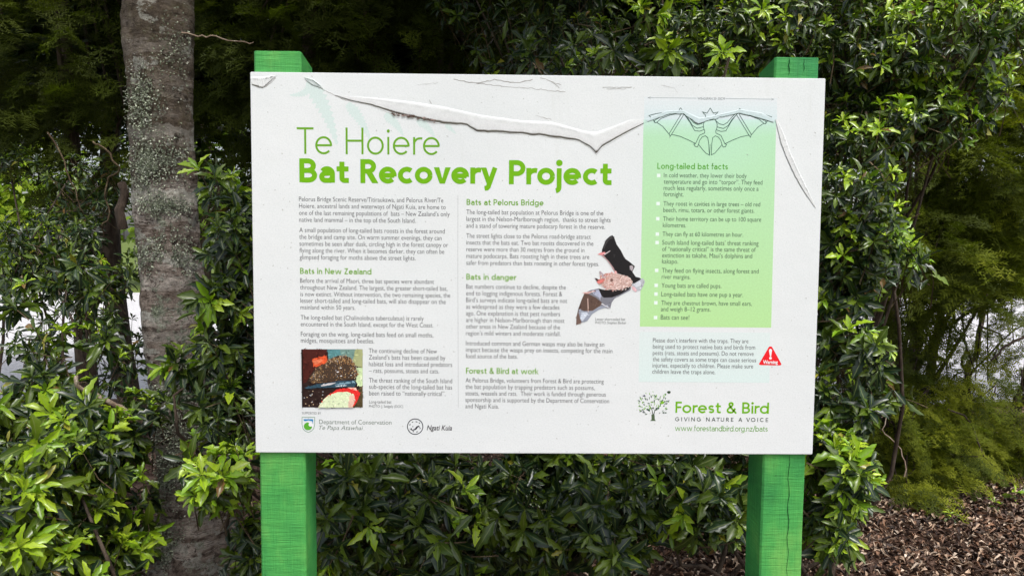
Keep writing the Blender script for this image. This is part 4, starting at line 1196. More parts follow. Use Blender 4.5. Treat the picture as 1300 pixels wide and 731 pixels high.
ALLF = []   # (foliage, root, material, name, max parts, temps id)
def shrub(name, label, cat, base, clumps, size=.07, seed=0, group=None, stems=True, temps=BROAD):
    # shoots of the shaded shrubs under the panel hang, the others reach for the light
    """clumps: (px, py, Y, rx_px, ry_px, depth m, count, young share, lean)."""
    r = np.random.default_rng(seed)
    root = empty(name, tuple(base), label, cat, group)
    fol = Foliage(temps); tw = MB()
    for px, py, Y, rx, ry, dp, cnt, young, lean in clumps:
        c = at(px, py, Y); k = (Y - CAM[1]) / FOC
        C_, u = blob(cnt, c, np.array((rx * k, dp, ry * k)), r)
        A_ = u * .55 + np.array(lean if seed not in (14, 15, 16) else (0, -.45, .0)) + r.normal(0, .35, (cnt, 3))
        ok = C_[:, 2] > .06
        ok &= ~((C_[:, 1] < .16) & (np.abs(C_[:, 0]) < .72) & (C_[:, 2] < 2.0))
        whorls(fol, tw, C_[ok], A_[ok], young, size, r, temps)
        if stems:
            for _ in range(1):
                e = c + r.normal(0, .25, 3) * np.array((rx * k, dp, ry * k))
                P = curve_pts(np.array(base) + np.array((r.normal(0, .06), r.normal(0, .06), -.05)), e, 9, 0, .08, r)
                V, F = tube(P, np.linspace(.011, .004, 9), 6)
                mesh('stem', V, F, M['bark'], root, True)
    tw.build('twigs', M['twig'], root)['kind'] = 'stuff'
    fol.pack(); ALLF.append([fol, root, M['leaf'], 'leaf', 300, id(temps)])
    return root, fol

FR = (0, -.35, .45)       # shoots reach up and out towards the open side
# left shrubs
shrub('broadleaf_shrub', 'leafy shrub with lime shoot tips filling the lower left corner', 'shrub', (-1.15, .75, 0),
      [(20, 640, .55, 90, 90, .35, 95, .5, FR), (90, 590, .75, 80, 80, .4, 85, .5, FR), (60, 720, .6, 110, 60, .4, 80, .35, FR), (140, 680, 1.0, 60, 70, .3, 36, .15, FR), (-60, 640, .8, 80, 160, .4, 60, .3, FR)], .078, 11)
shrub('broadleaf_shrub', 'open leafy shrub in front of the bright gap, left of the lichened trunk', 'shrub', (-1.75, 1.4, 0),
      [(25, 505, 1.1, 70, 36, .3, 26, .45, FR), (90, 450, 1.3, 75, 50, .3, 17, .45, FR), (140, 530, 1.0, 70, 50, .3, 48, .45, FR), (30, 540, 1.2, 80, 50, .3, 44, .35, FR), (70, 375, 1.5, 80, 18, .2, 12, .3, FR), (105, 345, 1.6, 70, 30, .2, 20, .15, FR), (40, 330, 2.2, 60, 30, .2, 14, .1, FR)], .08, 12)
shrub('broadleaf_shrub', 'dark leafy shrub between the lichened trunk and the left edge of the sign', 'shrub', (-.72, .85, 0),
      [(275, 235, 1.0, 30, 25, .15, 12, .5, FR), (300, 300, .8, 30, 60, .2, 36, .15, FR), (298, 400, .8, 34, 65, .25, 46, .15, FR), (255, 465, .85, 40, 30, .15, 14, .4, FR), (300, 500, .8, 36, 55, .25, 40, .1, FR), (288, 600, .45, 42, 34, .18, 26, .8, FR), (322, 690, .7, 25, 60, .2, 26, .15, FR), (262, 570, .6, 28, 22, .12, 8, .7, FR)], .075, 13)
# behind and under the panel: few lime tints, its shade put into colour
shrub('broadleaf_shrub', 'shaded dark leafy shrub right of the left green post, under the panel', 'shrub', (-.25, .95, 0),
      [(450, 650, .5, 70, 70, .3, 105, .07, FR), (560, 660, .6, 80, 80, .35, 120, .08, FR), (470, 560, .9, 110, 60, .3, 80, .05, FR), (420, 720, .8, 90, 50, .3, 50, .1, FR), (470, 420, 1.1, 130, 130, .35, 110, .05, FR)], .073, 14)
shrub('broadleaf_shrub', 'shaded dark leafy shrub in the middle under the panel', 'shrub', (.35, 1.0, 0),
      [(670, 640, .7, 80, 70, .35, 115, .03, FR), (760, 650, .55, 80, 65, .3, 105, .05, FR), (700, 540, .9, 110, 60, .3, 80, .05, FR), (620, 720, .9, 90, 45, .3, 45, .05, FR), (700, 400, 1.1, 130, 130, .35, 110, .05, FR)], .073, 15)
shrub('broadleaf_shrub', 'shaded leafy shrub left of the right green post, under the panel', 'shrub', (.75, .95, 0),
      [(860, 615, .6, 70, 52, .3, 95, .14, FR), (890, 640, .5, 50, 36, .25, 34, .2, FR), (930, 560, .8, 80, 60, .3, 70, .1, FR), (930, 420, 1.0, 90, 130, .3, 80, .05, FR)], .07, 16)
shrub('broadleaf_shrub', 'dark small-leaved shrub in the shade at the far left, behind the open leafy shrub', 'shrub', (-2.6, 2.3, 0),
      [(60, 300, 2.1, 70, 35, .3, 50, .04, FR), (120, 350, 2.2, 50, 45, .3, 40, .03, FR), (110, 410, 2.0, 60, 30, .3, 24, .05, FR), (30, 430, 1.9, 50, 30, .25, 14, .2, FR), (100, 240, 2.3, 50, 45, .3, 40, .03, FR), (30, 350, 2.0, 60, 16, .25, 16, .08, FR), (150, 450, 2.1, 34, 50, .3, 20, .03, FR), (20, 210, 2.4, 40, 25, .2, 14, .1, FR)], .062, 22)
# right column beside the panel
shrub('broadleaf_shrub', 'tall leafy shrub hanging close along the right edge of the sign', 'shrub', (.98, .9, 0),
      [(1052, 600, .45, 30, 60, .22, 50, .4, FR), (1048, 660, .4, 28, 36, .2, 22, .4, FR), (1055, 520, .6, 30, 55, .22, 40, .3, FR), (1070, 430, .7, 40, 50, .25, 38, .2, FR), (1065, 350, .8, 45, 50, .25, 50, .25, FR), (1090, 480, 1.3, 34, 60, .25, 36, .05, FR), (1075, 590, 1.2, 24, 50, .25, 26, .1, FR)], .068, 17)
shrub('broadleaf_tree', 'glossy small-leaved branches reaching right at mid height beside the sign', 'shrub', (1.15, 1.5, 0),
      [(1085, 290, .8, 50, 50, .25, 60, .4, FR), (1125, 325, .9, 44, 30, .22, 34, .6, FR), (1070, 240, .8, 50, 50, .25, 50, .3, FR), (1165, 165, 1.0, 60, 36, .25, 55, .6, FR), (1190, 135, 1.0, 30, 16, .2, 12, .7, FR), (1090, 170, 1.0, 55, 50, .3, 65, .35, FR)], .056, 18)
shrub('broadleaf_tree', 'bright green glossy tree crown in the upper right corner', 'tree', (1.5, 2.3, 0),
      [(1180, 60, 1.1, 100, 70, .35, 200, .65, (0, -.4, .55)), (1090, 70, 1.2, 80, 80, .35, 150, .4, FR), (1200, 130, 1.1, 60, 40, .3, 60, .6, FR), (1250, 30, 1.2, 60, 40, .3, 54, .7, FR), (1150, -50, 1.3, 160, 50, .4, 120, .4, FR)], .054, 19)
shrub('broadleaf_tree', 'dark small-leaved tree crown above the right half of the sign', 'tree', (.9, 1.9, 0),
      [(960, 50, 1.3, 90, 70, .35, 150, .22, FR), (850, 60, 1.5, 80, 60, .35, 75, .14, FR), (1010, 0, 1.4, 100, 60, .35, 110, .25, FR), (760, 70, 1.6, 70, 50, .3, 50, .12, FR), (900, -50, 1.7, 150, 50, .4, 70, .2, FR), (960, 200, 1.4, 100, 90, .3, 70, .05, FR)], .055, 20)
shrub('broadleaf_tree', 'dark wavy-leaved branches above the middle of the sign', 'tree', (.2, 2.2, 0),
      [(700, 75, 1.2, 60, 22, .2, 14, .25, FR), (810, 75, 1.0, 60, 25, .2, 14, .3, FR), (925, 80, .7, 30, 14, .1, 5, 1.0, FR), (825, 12, 1.2, 20, 12, .1, 3, 1.0, FR), (660, 60, 1.9, 70, 60, .3, 42, .06, FR), (720, 20, 2.0, 80, 50, .3, 42, .05, FR), (600, 20, 2.3, 60, 50, .3, 24, .0, FR)], .075, 21)

# ------------------------------------------------------------------ the lichened tree at the left
TY = 1.5
tk = [(-160, 151, 243), (0, 152, 243), (100, 155, 240), (200, 161, 241), (300, 170, 247), (400, 178, 258), (500, 187, 270), (600, 197, 285), (680, 202, 300), (730, 196, 318), (752, 176, 345)]
ctr = []; rad = []
for py, xa, xb in tk:
    a = at(xa + 6, py, TY); b_ = at(xb + 3, py, TY); ctr.append((a + b_) / 2); rad.append(np.linalg.norm(b_ - a) / 2)
ctr = np.array(ctr); rad = np.array(rad)
base = np.array((ctr[-1][0], TY + .02, 0.0))
TREE = empty('lichened_tree', tuple(base), 'thick tree trunk banded with pale lichen, left of the sign', 'tree')
zs = np.concatenate([np.linspace(-.12, 2.9, 170), np.linspace(2.95, 6.5, 30)])
o = np.argsort(ctr[:, 2])
V = []; F = []; SD = 44
for i, z in enumerate(zs):
    cx_ = np.interp(z, ctr[o, 2], ctr[o, 0]); r0 = np.interp(z, ctr[o, 2], rad[o])
    if z < .25: r0 = r0 * (1 + .25 * (.25 - z) / .25)
    if z > 2.9: r0 *= 1 - (z - 2.9) * .12
    for k in range(SD):
        an = 2 * math.pi * k / SD
        p = Vector((math.cos(an) * 1.6, math.sin(an) * 1.6, z * 9))
        dr =   .011 * noise.noise(p) + .005 * noise.noise(Vector((math.cos(an) * 9, math.sin(an) * 9, z * 55))) + .005 * noise.noise(Vector((p.x * 4, p.y * 4, z * 14))) + .02 * noise.noise(Vector((p.x, p.y, z * 2.3))) - .007 * abs(noise.noise(Vector((p.x * 2, p.y * 2, z * 9))))
        if z < .3: dr += .06 * (.3 - z) / .3 * math.cos(5 * an + 1)
        V.append((cx_ + (r0 + dr) * math.cos(an), TY + (r0 + dr) * math.sin(an), z))
for i in range(len(zs) - 1):
    for k in range(SD):
        k2 = (k + 1) % SD
        F.append((i * SD + k, i * SD + k2, (i + 1) * SD + k2, (i + 1) * SD + k))
mesh('trunk', V, F, M['trunk'], TREE, True)
# foliose lichen: small curled scales in patches
fl = Foliage([leaf_template(n=2, wd=.9, wave=.12, droop=-.25, fold=.35, ph=1, wn=1.5), leaf_template(n=2, wd=.7, wave=.15, droop=-.4, fold=.2, ph=3, wn=2)])
n = 11000
patches = [(200, 400, 14, 10), (235, 470, 20, 14), (215, 600, 25, 30), (205, 325, 45, 24), (250, 310, 40, 30), (205, 200, 40, 28), (210, 540, 30, 40), (225, 500, 40, 20), (240, 560, 30, 30), (185, 215, 20, 30), (180, 130, 20, 40), (230, 60, 30, 50), (215, 690, 30, 30), (260, 340, 30, 20), (205, 260, 30, 12)]
PP = []
for _ in range(n):
    q = patches[rng.integers(0, len(patches))]
    PP.append((q[0] + rng.normal(0, q[2] * .55), q[1] + rng.normal(0, q[3] * .55)))
Ms = []; cl = []
for px, py in PP:
    p = at(px, py, TY - .13)
    z = p[2]; cx_ = np.interp(z, ctr[o, 2], ctr[o, 0]); r0 = np.interp(z, ctr[o, 2], rad[o])
    s = (p[0] - cx_) / r0
    if abs(s) > .97: continue
    th = -math.acos(s); nrm = np.array((math.cos(th), math.sin(th), 0))
    pos = np.array((cx_, TY, z)) + nrm * (r0 + .004)
    t = np.array((-math.sin(th), math.cos(th), 0)); a = rng.uniform(0, 6.28)
    d = math.cos(a) * t + math.sin(a) * np.array((0, 0, 1)) + nrm * .22
    Mx = frames(d[None], nrm[None], np.array([rng.uniform(.005, .0115)])); Mx[0, :3, 3] = pos
    Ms.append(Mx[0]); k = rng.random(); cl.append(np.array((.36, .39, .29)) * rng.uniform(.4, 1.4) if k < .8 else np.array((.45, .46, .38)))
fl.add(np.array(Ms), rng.integers(0, 2, len(Ms)), np.array(cl)); fl.pack(); fl.stuff('lichen_scales', M['lichen'], TREE)

# ------------------------------------------------------------------ needle-leaved trees
def sprays(fol, n, c, radv, length, cols, r, dirv=(0, -.5, -.1), flat=.35, shell=.2):
    n = int(n * .7)
    C_, u = blob(n, c, radv, r, shell)
    d = u * .7 + np.array(dirv) + r.normal(0, .35, (n, 3)); d[:, 2] *= flat + .3
    d[:, 2] -= .12
    up = np.tile((0, -.25, 1.), (n, 1)) + r.normal(0, .3, (n, 3))
    Mx = frames(d, up, length * r.uniform(.7, 1.25, n)); Mx[:, :3, 3] = C_
    ca = np.array(cols)[r.integers(0, len(cols), n)] * r.uniform(.8, 1.2, (n, 1))
    fol.add(Mx, r.integers(0, len(fol.temps), n), ca)
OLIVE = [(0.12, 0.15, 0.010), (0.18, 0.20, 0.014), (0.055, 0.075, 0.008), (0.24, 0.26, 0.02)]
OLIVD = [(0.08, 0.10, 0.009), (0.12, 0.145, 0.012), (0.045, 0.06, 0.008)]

def needle_tree(name, label, cat, base, trunk_pts, clumps, length=.22, seed=0, temps=SPRAY, limbs=3, parts=0, group=None, rr=.05):
    r = np.random.default_rng(seed)
    root = empty(name, tuple(base), label, cat, group)
    if trunk_pts is not None:
        T = [np.array(p) for p in trunk_pts]
        P = []
        for a, b_ in zip(T[:-1], T[1:]): P += list(curve_pts(a, b_, 7, 0, .015, r))[:-1]
        P.append(T[-1])
        V, F = tube(P, np.linspace(rr, rr * .35, len(P)), 10); mesh('trunk', V, F, M['bark'], root, True)
    fol = Foliage(temps)
    for px, py, Y, rx, ry, dp, cnt, cols, dv in clumps:
        c = at(px, py, Y); k = (Y - CAM[1]) / FOC
        sprays(fol, cnt, c, np.array((rx * k, dp, ry * k)), length, cols, r, dv)
        if limbs and trunk_pts is not None:
            for _ in range(limbs):
                j = r.integers(len(P) // 4, len(P)); e = c + r.normal(0, .5, 3) * np.array((rx * k, dp, ry * k))
                V, F = tube(curve_pts(P[j], e, 8, .05, .03, r), np.linspace(rr * .35, .004, 8), 5); mesh('limb', V, F, M['bark'], root, True)
    fol.pack()
    ALLF.append([fol, root, M['needle'], 'spray', parts, id(temps)])
    return root, fol
HANG = (0, -.35, -.25)
g = at(1160, 600, 3.0)
def stem_line(pts, Y): return [at(x, y, Y) for x, y in pts]
def to_ground(p): q = np.array(p, float); q[2] = -.05; return q
s1 = stem_line([(1150, 560), (1162, 440), (1172, 300), (1180, 60), (1190, -200)], 3.6)
needle_tree('needle_leaved_tree', 'feathery tree on a dark upright trunk right of the sign', 'tree', (s1[0][0], 3.6, 0), [to_ground(s1[0])] + s1,
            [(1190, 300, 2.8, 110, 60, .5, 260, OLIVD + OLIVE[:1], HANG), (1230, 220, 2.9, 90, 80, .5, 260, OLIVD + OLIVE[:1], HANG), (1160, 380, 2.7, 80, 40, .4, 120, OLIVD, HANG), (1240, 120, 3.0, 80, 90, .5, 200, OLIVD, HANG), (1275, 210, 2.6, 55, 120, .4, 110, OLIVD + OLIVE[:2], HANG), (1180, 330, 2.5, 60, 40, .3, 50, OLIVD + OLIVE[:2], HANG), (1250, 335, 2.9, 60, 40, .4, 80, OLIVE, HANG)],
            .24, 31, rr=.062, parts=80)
s2 = stem_line([(1172, 560), (1182, 470), (1196, 390), (1204, 280), (1222, 100), (1235, -150)], 3.8)
needle_tree('needle_leaved_tree', 'slim feathery tree with a reddish leaning stem, second from the sign', 'tree', (s2[0][0], 3.8, 0), [to_ground(s2[0])] + s2,
            [(1190, 470, 3.0, 50, 25, .3, 36, OLIVE, HANG), (1230, 490, 2.9, 50, 22, .3, 26, OLIVE, HANG), (1130, 470, 3.0, 50, 40, .4, 46, OLIVD, HANG), (1290, 260, 3.3, 70, 120, .5, 220, OLIVD + OLIVE[:2], HANG)],
            .2, 32, rr=.042, parts=60)
s3 = stem_line([(1222, 540), (1230, 460), (1248, 400), (1262, 250), (1270, 0)], 4.3)
needle_tree('needle_leaved_tree', 'thin forked tree in front of the pale road at the right', 'tree', (s3[0][0], 4.3, 0), [to_ground(s3[0])] + s3,
            [(1280, 430, 3.6, 40, 40, .3, 34, OLIVE, HANG), (1220, 425, 3.6, 45, 30, .3, 34, OLIVE, HANG), (1255, 480, 3.4, 40, 30, .3, 26, OLIVE, HANG), (1300, 170, 3.9, 70, 120, .5, 170, OLIVD, HANG)], .2, 33, rr=.032, temps=SPARSE + SPRAY[:1])
s4 = stem_line([(1268, 600), (1285, 530), (1310, 470), (1340, 350), (1350, 100)], 3.2)
needle_tree('needle_leaved_tree', 'leaning thin tree cut off by the right edge of the photo', 'tree', (s4[0][0], 3.2, 0), [to_ground(s4[0])] + s4,
            [(1340, 300, 3.2, 60, 120, .5, 150, OLIVE, HANG), (1300, 500, 3.0, 40, 50, .3, 24, OLIVE, HANG), (1330, 420, 3.1, 40, 50, .3, 40, OLIVE, HANG)], .2, 34, rr=.035)
# low drooping bushes
for i, (lab, cl_, sd_) in enumerate([
        ('low feathery bush drooping over the leaf litter beside the shrub at the sign', [(1120, 520, 2.7, 50, 70, .35, 170, OLIVE, (-.1, -.5, -.45)), (1110, 595, 2.7, 40, 35, .3, 120, OLIVD, (0, -.5, -.5))], 41),
        ('yellow-green feathery bush with tips touching the litter in the middle', [(1170, 575, 2.7, 55, 32, .35, 180, OLIVE, (.2, -.5, -.5)), (1150, 535, 2.8, 70, 45, .35, 170, OLIVE, (.1, -.4, -.4)), (1158, 612, 2.35, 26, 14, .2, 50, OLIVE[2:], (.1, -.5, -.6))], 42),
        ('feathery olive bush under the two dark stems at the right', [(1220, 540, 3.1, 65, 45, .4, 190, OLIVE, (.2, -.4, -.4)), (1225, 580, 3.0, 60, 22, .35, 130, OLIVE, (.1, -.5, -.4)), (1190, 500, 3.2, 60, 30, .3, 80, OLIVE, (0, -.4, -.3))], 43),
        ('grassy olive bush at the right edge above the bare earth', [(1285, 590, 3.0, 45, 22, .35, 150, OLIVE[1:], (0, -.4, .3)), (1340, 570, 3.1, 50, 40, .35, 90, OLIVE, (0, -.4, .2))], 44)]):
    px, py, Y = cl_[0][:3]; bxy = at(px, py, Y)
    needle_tree('feathery_bush', lab, 'bush', (bxy[0], Y, 0), [(bxy[0], Y, -.05), (bxy[0] + .02, Y, .3), (bxy[0], Y - .05, .6)], cl_, .19, sd_, rr=.02, limbs=3, parts=80)
SHADE = [(0.04, 0.052, 0.009), (0.06, 0.075, 0.012), (0.03, 0.04, 0.009)]  # needle tints darkened, deep shade of the backdrop put into the colour
# dark needle foliage over the top
def far_stem(px, Y, lean=0):
    a = at(px, 400, Y); return [np.array((a[0], Y, -.05)), np.array((a[0] + lean * .3, Y, 1.6)), np.array((a[0] + lean, Y, 5.5))]
for lab, px, Y, cl_, sd_, ln in [
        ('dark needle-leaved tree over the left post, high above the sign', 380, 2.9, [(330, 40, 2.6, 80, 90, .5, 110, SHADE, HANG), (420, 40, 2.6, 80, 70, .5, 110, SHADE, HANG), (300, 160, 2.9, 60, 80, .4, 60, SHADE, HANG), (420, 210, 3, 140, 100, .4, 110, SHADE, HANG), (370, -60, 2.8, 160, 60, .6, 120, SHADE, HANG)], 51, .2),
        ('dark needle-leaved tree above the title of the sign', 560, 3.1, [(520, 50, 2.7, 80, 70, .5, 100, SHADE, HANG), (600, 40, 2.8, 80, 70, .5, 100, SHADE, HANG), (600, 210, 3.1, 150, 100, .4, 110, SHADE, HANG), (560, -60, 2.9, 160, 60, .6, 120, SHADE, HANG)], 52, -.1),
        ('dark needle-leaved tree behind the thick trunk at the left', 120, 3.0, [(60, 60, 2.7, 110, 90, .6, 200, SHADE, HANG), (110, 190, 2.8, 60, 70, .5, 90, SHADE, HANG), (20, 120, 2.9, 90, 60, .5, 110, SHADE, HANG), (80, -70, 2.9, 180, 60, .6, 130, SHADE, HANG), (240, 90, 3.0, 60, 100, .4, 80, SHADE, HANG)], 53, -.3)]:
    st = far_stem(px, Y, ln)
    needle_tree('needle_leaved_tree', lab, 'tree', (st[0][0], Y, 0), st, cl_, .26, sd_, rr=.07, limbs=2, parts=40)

# ------------------------------------------------------------------ deeper forest: trees whose crowns close the view above the road
def forest_tree(label, x, y, h, crown, n, cols, seed, rr=.09, size=.11, leafs=FAR, group=None):
    r = np.random.default_rng(seed)
    root = empty('forest_tree', (x, y, 0), label, 'tree', group)
    top = np.array((x + r.normal(0, .2), y, h))
    P = curve_pts((x, y, -.1), top, 12, 0, .06, r)
    V, F = tube(P, np.linspace(rr, rr * .3, 12), 10); mesh('trunk', V, F, M['bark'], root, True)
    fol = Foliage(leafs)
    for (dx, dy, z, ax_, ay_, az_, fr_) in crown:
        m_ = int(n * fr_)
        nb = max(6, m_ // 55)
        C_, u = blob(nb, np.array((x + dx, y + dy, z)), np.array((ax_, ay_, az_)), r, .2)
        per = m_ // nb
        P0 = np.repeat(C_, per, axis=0) + r.normal(0, 1, (nb * per, 3)) * np.array((.22, .2, .14)) * (size / .11)
        d = r.normal(0, 1, (nb * per, 3)) * (1, 1, .5) + np.array((0, -.3, -.25))
        up = np.tile((0, -.2, 1.), (nb * per, 1)) + r.normal(0, .45, (nb * per, 3))
        Mx = frames(d, up, size * r.uniform(.6, 1.3, nb * per)); Mx[:, :3, 3] = P0
        ca = np.array(cols)[r.integers(0, len(cols), nb * per)] * r.uniform(.8, 1.2, (nb * per, 1))
        fol.add(Mx, r.integers(0, len(leafs), nb * per), ca)
        for _ in range(4):
            V, F = tube(curve_pts(P[r.integers(4, 12)], C_[r.integers(0, nb)], 6, .05, .05, r), np.linspace(rr * .35, .008, 6), 5); mesh('limb', V, F, M['bark'], root, True)
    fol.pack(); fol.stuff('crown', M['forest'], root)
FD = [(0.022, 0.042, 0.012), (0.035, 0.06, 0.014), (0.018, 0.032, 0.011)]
specs = [('broad dark forest tree beyond the shrubs at the far left', -4.6, 4.4, 6.5), ('dark forest tree beyond the bright gap left of the thick trunk', -3.0, 4.2, 6.8), ('dark forest tree half hidden behind the thick trunk', -1.7, 4.5, 7.0),
         ('dark forest tree behind the left half of the sign', -.4, 4.3, 6.6), ('dark forest tree behind the right half of the sign', .9, 4.4, 7.0), ('dark forest tree behind the right post', 2.1, 4.6, 6.6), ('dark forest tree beyond the feathery trees at the right', 3.4, 4.9, 7.0), ('dark forest tree beyond the right edge of the photo', 4.9, 4.8, 6.6)]
for i, (lab, x, y, h) in enumerate(specs):
    lo = 2.15 if i < 6 else 2.45
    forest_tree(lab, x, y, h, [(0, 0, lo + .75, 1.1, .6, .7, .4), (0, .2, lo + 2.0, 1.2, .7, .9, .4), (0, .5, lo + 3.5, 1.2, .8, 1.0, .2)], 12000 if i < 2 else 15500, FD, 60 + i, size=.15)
# unseen crowns added overhead to shade the shrubs and the backdrop
def canopy(root, x0, x1, y0, y1, n, seed, h=1.3, size=.17):
    # leaf clusters added to block skylight; their underside stays above the view
    r = np.random.default_rng(seed); nb = n // 60
    cx_ = r.uniform(x0, x1, nb); cy = r.uniform(y0, y1, nb); cz = 2.62 + .36 * np.maximum(cy, 0) + h * r.random(nb) ** 1.4
    P0 = np.repeat(np.stack([cx_, cy, cz], 1), 60, axis=0) + r.normal(0, 1, (nb * 60, 3)) * (.2, .2, .1)
    P0[:, 2] = np.maximum(P0[:, 2], 2.3 + .36 * np.maximum(P0[:, 1], 0))
    d = r.normal(0, 1, (nb * 60, 3)) * (1, 1, .4); up = np.tile((0, 0, 1.), (nb * 60, 1)) + r.normal(0, .4, (nb * 60, 3))
    Mx = frames(d, up, size * r.uniform(.7, 1.3, nb * 60)); Mx[:, :3, 3] = P0
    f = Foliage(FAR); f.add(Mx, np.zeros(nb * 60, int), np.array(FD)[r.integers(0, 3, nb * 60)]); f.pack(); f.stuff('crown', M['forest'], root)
canopy(TREE, -3.6, -.75, 2.2, 4.5, 5500, 301)
LAST = [o_ for o_ in bpy.data.objects if o_.name.startswith('forest_tree') and o_.type == 'EMPTY']
canopy(LAST[3], -.5, .35, .1, 4.3, 7000, 302)
canopy(LAST[4], .35, .95, 1.6, 4.3, 3000, 305)
canopy(LAST[5], .9, 1.9, 2.6, 4.4, 1500, 303)
# sunlit trees across the road
LIT = [(0.20, 0.28, 0.02), (0.15, 0.24, 0.02), (0.26, 0.33, 0.03)]
for i, (lab, x, y, h, cols, n) in enumerate([('sunlit yellow-green tree across the road at the far left', -15.5, 20.5, 6.0, LIT, 5200), ('mid-green tree across the road left of the thick trunk', -9.5, 22.0, 7.5, MID, 3200), ('tall green tree across the road behind the sign', -2, 23.0, 9.0, MID, 2600),
        ('dark green tree across the road right of the sign', 6, 22.5, 8.5, MID, 3000), ('dark green tree across the road at the far right', 13.5, 22.0, 8.0, MID, 3000), ('pale green tree across the road beyond the left edge', -23, 21.0, 8.0, LIT, 2400)]):
    forest_tree(lab, x, y, h, [(0, 0, h * .62, h * .5, 1.6, h * .36, .6), (0, -.4, h * .28, h * .5, 1.4, h * .24, .4)], n, cols, 90 + i, rr=.2, size=.36)

# ------------------------------------------------------------------ leaf litter, twigs and small plants on the ground
LC = np.array([(0.19, 0.11, 0.07), (0.085, 0.048, 0.033), (0.42, 0.30, 0.21), (0.035, 0.022, 0.017), (0.27, 0.15, 0.09), (0.6, 0.48, 0.37), (0.16, 0.115, 0.09)])
lt = Foliage([leaf_template(n=3, wd=.34, wave=.05, droop=-.2, fold=.2, ph=1, wn=1.5), leaf_template(n=3, wd=.45, wave=.06, droop=.3, fold=.25, ph=3, wn=1.2), leaf_template(n=3, wd=.28, wave=.03, droop=-.4, fold=.4, ph=4, wn=2)])
n = 38000
X = np.concatenate([rng.uniform(-3, 4.5, n // 3), rng.uniform(.1, 3.2, n - n // 3)]); Y_ = np.concatenate([rng.uniform(-.5, 4.8, n // 3), rng.uniform(.9, 4.0, n - n // 3)])
bare = (X - 2.15) * .9 - (Y_ - 1.3) * .7 > 0.05
keep = ~(bare & (rng.random(n) < .8)); X = X[keep]; Y_ = Y_[keep]; n = len(X)
d = rng.normal(0, 1, (n, 3)); d[:, 2] *= .16
up = np.tile((0, 0, 1.), (n, 1)) + rng.normal(0, .32, (n, 3))
Mx = frames(d, up, rng.uniform(.016, .052, n)); Mx[:, 0, 3] = X; Mx[:, 1, 3] = Y_; Mx[:, 2, 3] = [ground_h(x, y) + .006 + rng.random() * .022 for x, y in zip(X, Y_)]
lt.add(Mx, rng.integers(0, 3, n), LC[rng.choice(7, n, p=[.19, .17, .17, .17, .12, .09, .09])] * rng.uniform(.7, 1.2, (n, 1))); lt.pack()
o_ = lt.stuff('leaf_litter', M['litter'], None); o_['label'] = 'brown and tan dead leaves covering the ground at the lower right'; o_['category'] = 'leaf litter'
tw = MB()
for _ in range(420):
    x, y = rng.uniform(.1, 3.4), rng.uniform(.8, 3.2); a = rng.uniform(0, 6.28); l_ = rng.uniform(.04, .2)
    z = ground_h(x, y) + .02
    P = [(x, y, z), (x + l_ * .5 * math.cos(a), y + l_ * .5 * math.sin(a), z + rng.uniform(.004, .02)), (x + l_ * math.cos(a + .2), y + l_ * math.sin(a + .2), z)]
    V, F = tube(P, [.0022, .0018, .001], 3); tw.add(V, F)
o_ = tw.build('fallen_twigs', M['deadtwig']); tag(o_, 'thin pale dead twigs scattered over the leaf litter', 'twigs', kind='stuff')
gl = Foliage([leaf_template(n=2, wd=.05, wave=0, droop=.25, fold=.02), leaf_template(n=2, wd=.06, wave=0, droop=.5, fold=.02)])
n = 2600
gx = rng.normal(3.1, .4, n); gy = rng.normal(3.2, .4, n); ok = gy > 2.5; gx = gx[ok]; gy = gy[ok]; n = len(gx)
d = rng.normal(0, .45, (n, 3)); d[:, 2] = 1
Mx = frames(d, np.tile((0, -1., .1), (n, 1)) + rng.normal(0, .4, (n, 3)), rng.uniform(.05, .14, n)); Mx[:, 0, 3] = gx; Mx[:, 1, 3] = gy; Mx[:, 2, 3] = 0
gl.add(Mx, rng.integers(0, 2, n), np.array(OLIVE + [(.22, .2, .06)])[rng.integers(0, 5, n)]); gl.pack()
o_ = gl.stuff('grass_tufts', M['needle'], None); o_['label'] = 'thin olive grass growing at the right edge behind the litter'; o_['category'] = 'grass'
# seedlings on the litter
for i, (px, py, lab) in enumerate([(1288, 640, 'small bright green seedling at the right edge beside the grass'), (1205, 668, 'small pale-leaved seedling on the litter in front of the feathery bush'), (1262, 652, 'low green seedling between the pale seedling and the right edge')]):
    p = on_ground(px, py); root = empty('seedling', (p[0], p[1], 0), lab, 'plant')
    r = np.random.default_rng(200 + i)
    f_ = Foliage(BROAD); twm = MB()
    whorls(f_, twm, [np.array((p[0], p[1], .07))], [np.array((0, -.3, 1.))], .8, .05, r, BROAD, (5, 8), .07)
    whorls(f_, twm, [np.array((p[0] + .05, p[1] + .02, .05))], [np.array((.3, -.3, 1.))], .4, .05, r, BROAD, (4, 6), .05)
    twm.build('stem', M['twig'], root); f_.pack(); ALLF.append([f_, root, M['leaf'], 'leaf', 300, id(BROAD)])

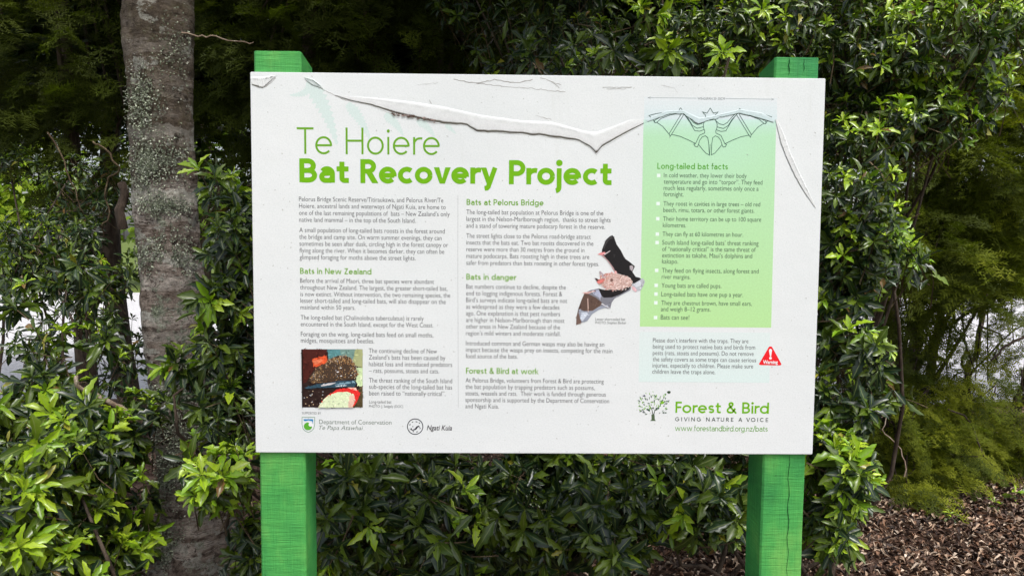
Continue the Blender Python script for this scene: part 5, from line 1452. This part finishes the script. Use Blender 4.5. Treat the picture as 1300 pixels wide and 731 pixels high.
# single branches that read on their own
def branch(name, label, pts, Y, r0, r1, m, cat='branch'):
    P = np.array([at(x, y, Y + (k * .02)) for k, (x, y) in enumerate(pts)])
    Q = []
    for a, b_ in zip(P[:-1], P[1:]): Q += list(curve_pts(a, b_, 5, 0, .004))[:-1]
    Q.append(P[-1]); V, F = tube(Q, np.linspace(r0, r1, len(Q)), 7)
    return tag(mesh(name, V, F, m, None, True), label, cat)
branch('bare_branch', 'pale bare twig reaching from the trunk to the top of the left post', [(230, 42), (262, 48), (290, 52), (322, 54)], 1.2, .0035, .002, M['deadtwig'])
branch('broken_branch', 'brown broken branch slanting down to the trunk in the left shrub', [(97, 478), (112, 494), (135, 508), (160, 522), (193, 538)], .95, .007, .012, M['deadtwig'])
branch('hanging_vine', 'thin looping vine hanging left of the thick trunk', [(118, 180), (140, 195), (152, 212), (138, 225), (133, 250), (137, 280), (132, 300)], 1.35, .004, .003, M['twig'], 'vine')
branch('hanging_vine', 'thin straight vine crossing the dark gap left of the looping vine', [(60, 168), (82, 205), (96, 240), (106, 270)], 1.5, .0035, .0025, M['twig'], 'vine')
branch('bare_branch', 'pale arching twig standing in front of the low feathery bush', [(1148, 605), (1144, 570), (1120, 545), (1130, 520), (1086, 545)], 1.4, .003, .0015, M['deadtwig'])
branch('bare_branch', 'thin pale stem rising left of the feathery bush near the sign', [(1064, 628), (1070, 590), (1074, 560), (1087, 546)], 1.0, .0035, .002, M['deadtwig'])
branch('bare_branch', 'dark thin branch slanting through the upper right foliage', [(1250, 122), (1275, 100), (1302, 74)], 1.9, .005, .003, M['bark'])
branch('bare_branch', 'dark forked branch crossing the pale road at the right edge', [(1258, 458), (1275, 440), (1300, 428), (1330, 410)], 2.9, .006, .012, M['bark'])
branch('dead_branch', 'small mossy dead stub standing left of the thick trunk', [(156, 290), (155, 260), (154, 232)], 1.6, .022, .018, M['bark'])

# ------------------------------------------------------------------ leaves: the largest in view become parts, the rest one part
tot = 0
P_ = []; idx = []; own = []; siz = []
for k, (fol, root, m, nm, mx, tid) in enumerate(ALLF):
    mid = fol.M[:, :3, 3] + fol.M[:, :3, 1] * .5
    P_.append(mid); idx.append(np.arange(len(mid))); own.append(np.full(len(mid), k)); siz.append(np.linalg.norm(fol.M[:, :3, 1], axis=1))
P_ = np.concatenate(P_); idx = np.concatenate(idx); own = np.concatenate(own); siz = np.concatenate(siz)
px, py, pz = project(P_)
inv = (px > 2) & (px < 1298) & (py > 2) & (py < 729) & (pz > .3)
inv &= ~((px > 316) & (px < 1046) & (py > 90) & (py < 577) & (P_[:, 1] > 0))
inv &= ~(((px > 330) & (px < 404) | (px > 944) & (px < 1021)) & (py > 570) & (P_[:, 1] > 0))
order = np.argsort(pz); cells = {}; front = np.zeros(len(px), bool)
for i in order:
    if not inv[i]: continue
    q = (int(px[i] // 9), int(py[i] // 9)); c = cells.get(q, 0)
    if c < 2: front[i] = True; cells[q] = c + 1
score = np.where(front, siz / pz * FOC, 0)
for k, (fol, root, m, nm, mx, tid) in enumerate(ALLF):
    sel = own == k; sc = score[sel]; ids = idx[sel]
    best = ids[np.argsort(-sc)][:mx]; best = best[sc[best] > 8] if len(best) else best
    keep = np.ones(len(fol.t), bool); keep[best] = False
    fol.stuff('foliage', m, root, keep)
    base = wloc(root)
    tins = BINS if nm == 'leaf' else [tuple(c) for c in OLIVE + OLIVD]
    ta = np.array(tins)
    for i in best:
        tint = tins[int(np.argmin(((ta - fol.c[i]) ** 2).sum(1)))]
        me = shared_leaf(tid, fol.temps, int(fol.t[i]), tint, m, nm)
        ob = bpy.data.objects.new(nm, me); COL.objects.link(ob); ob.parent = root
        A4 = fol.M[i].copy(); A4[:3, 3] -= base; ob.matrix_basis = Matrix(A4.tolist())
    tot += len(fol.t)
print('leaves', tot, 'parts', sum(1 for o in bpy.data.objects if o.name.startswith(('leaf', 'spray'))))
print('tris', sum(sum(len(p.vertices) - 2 for p in o.data.polygons) for o in bpy.data.objects if o.type == 'MESH' and o.data.users == 1))
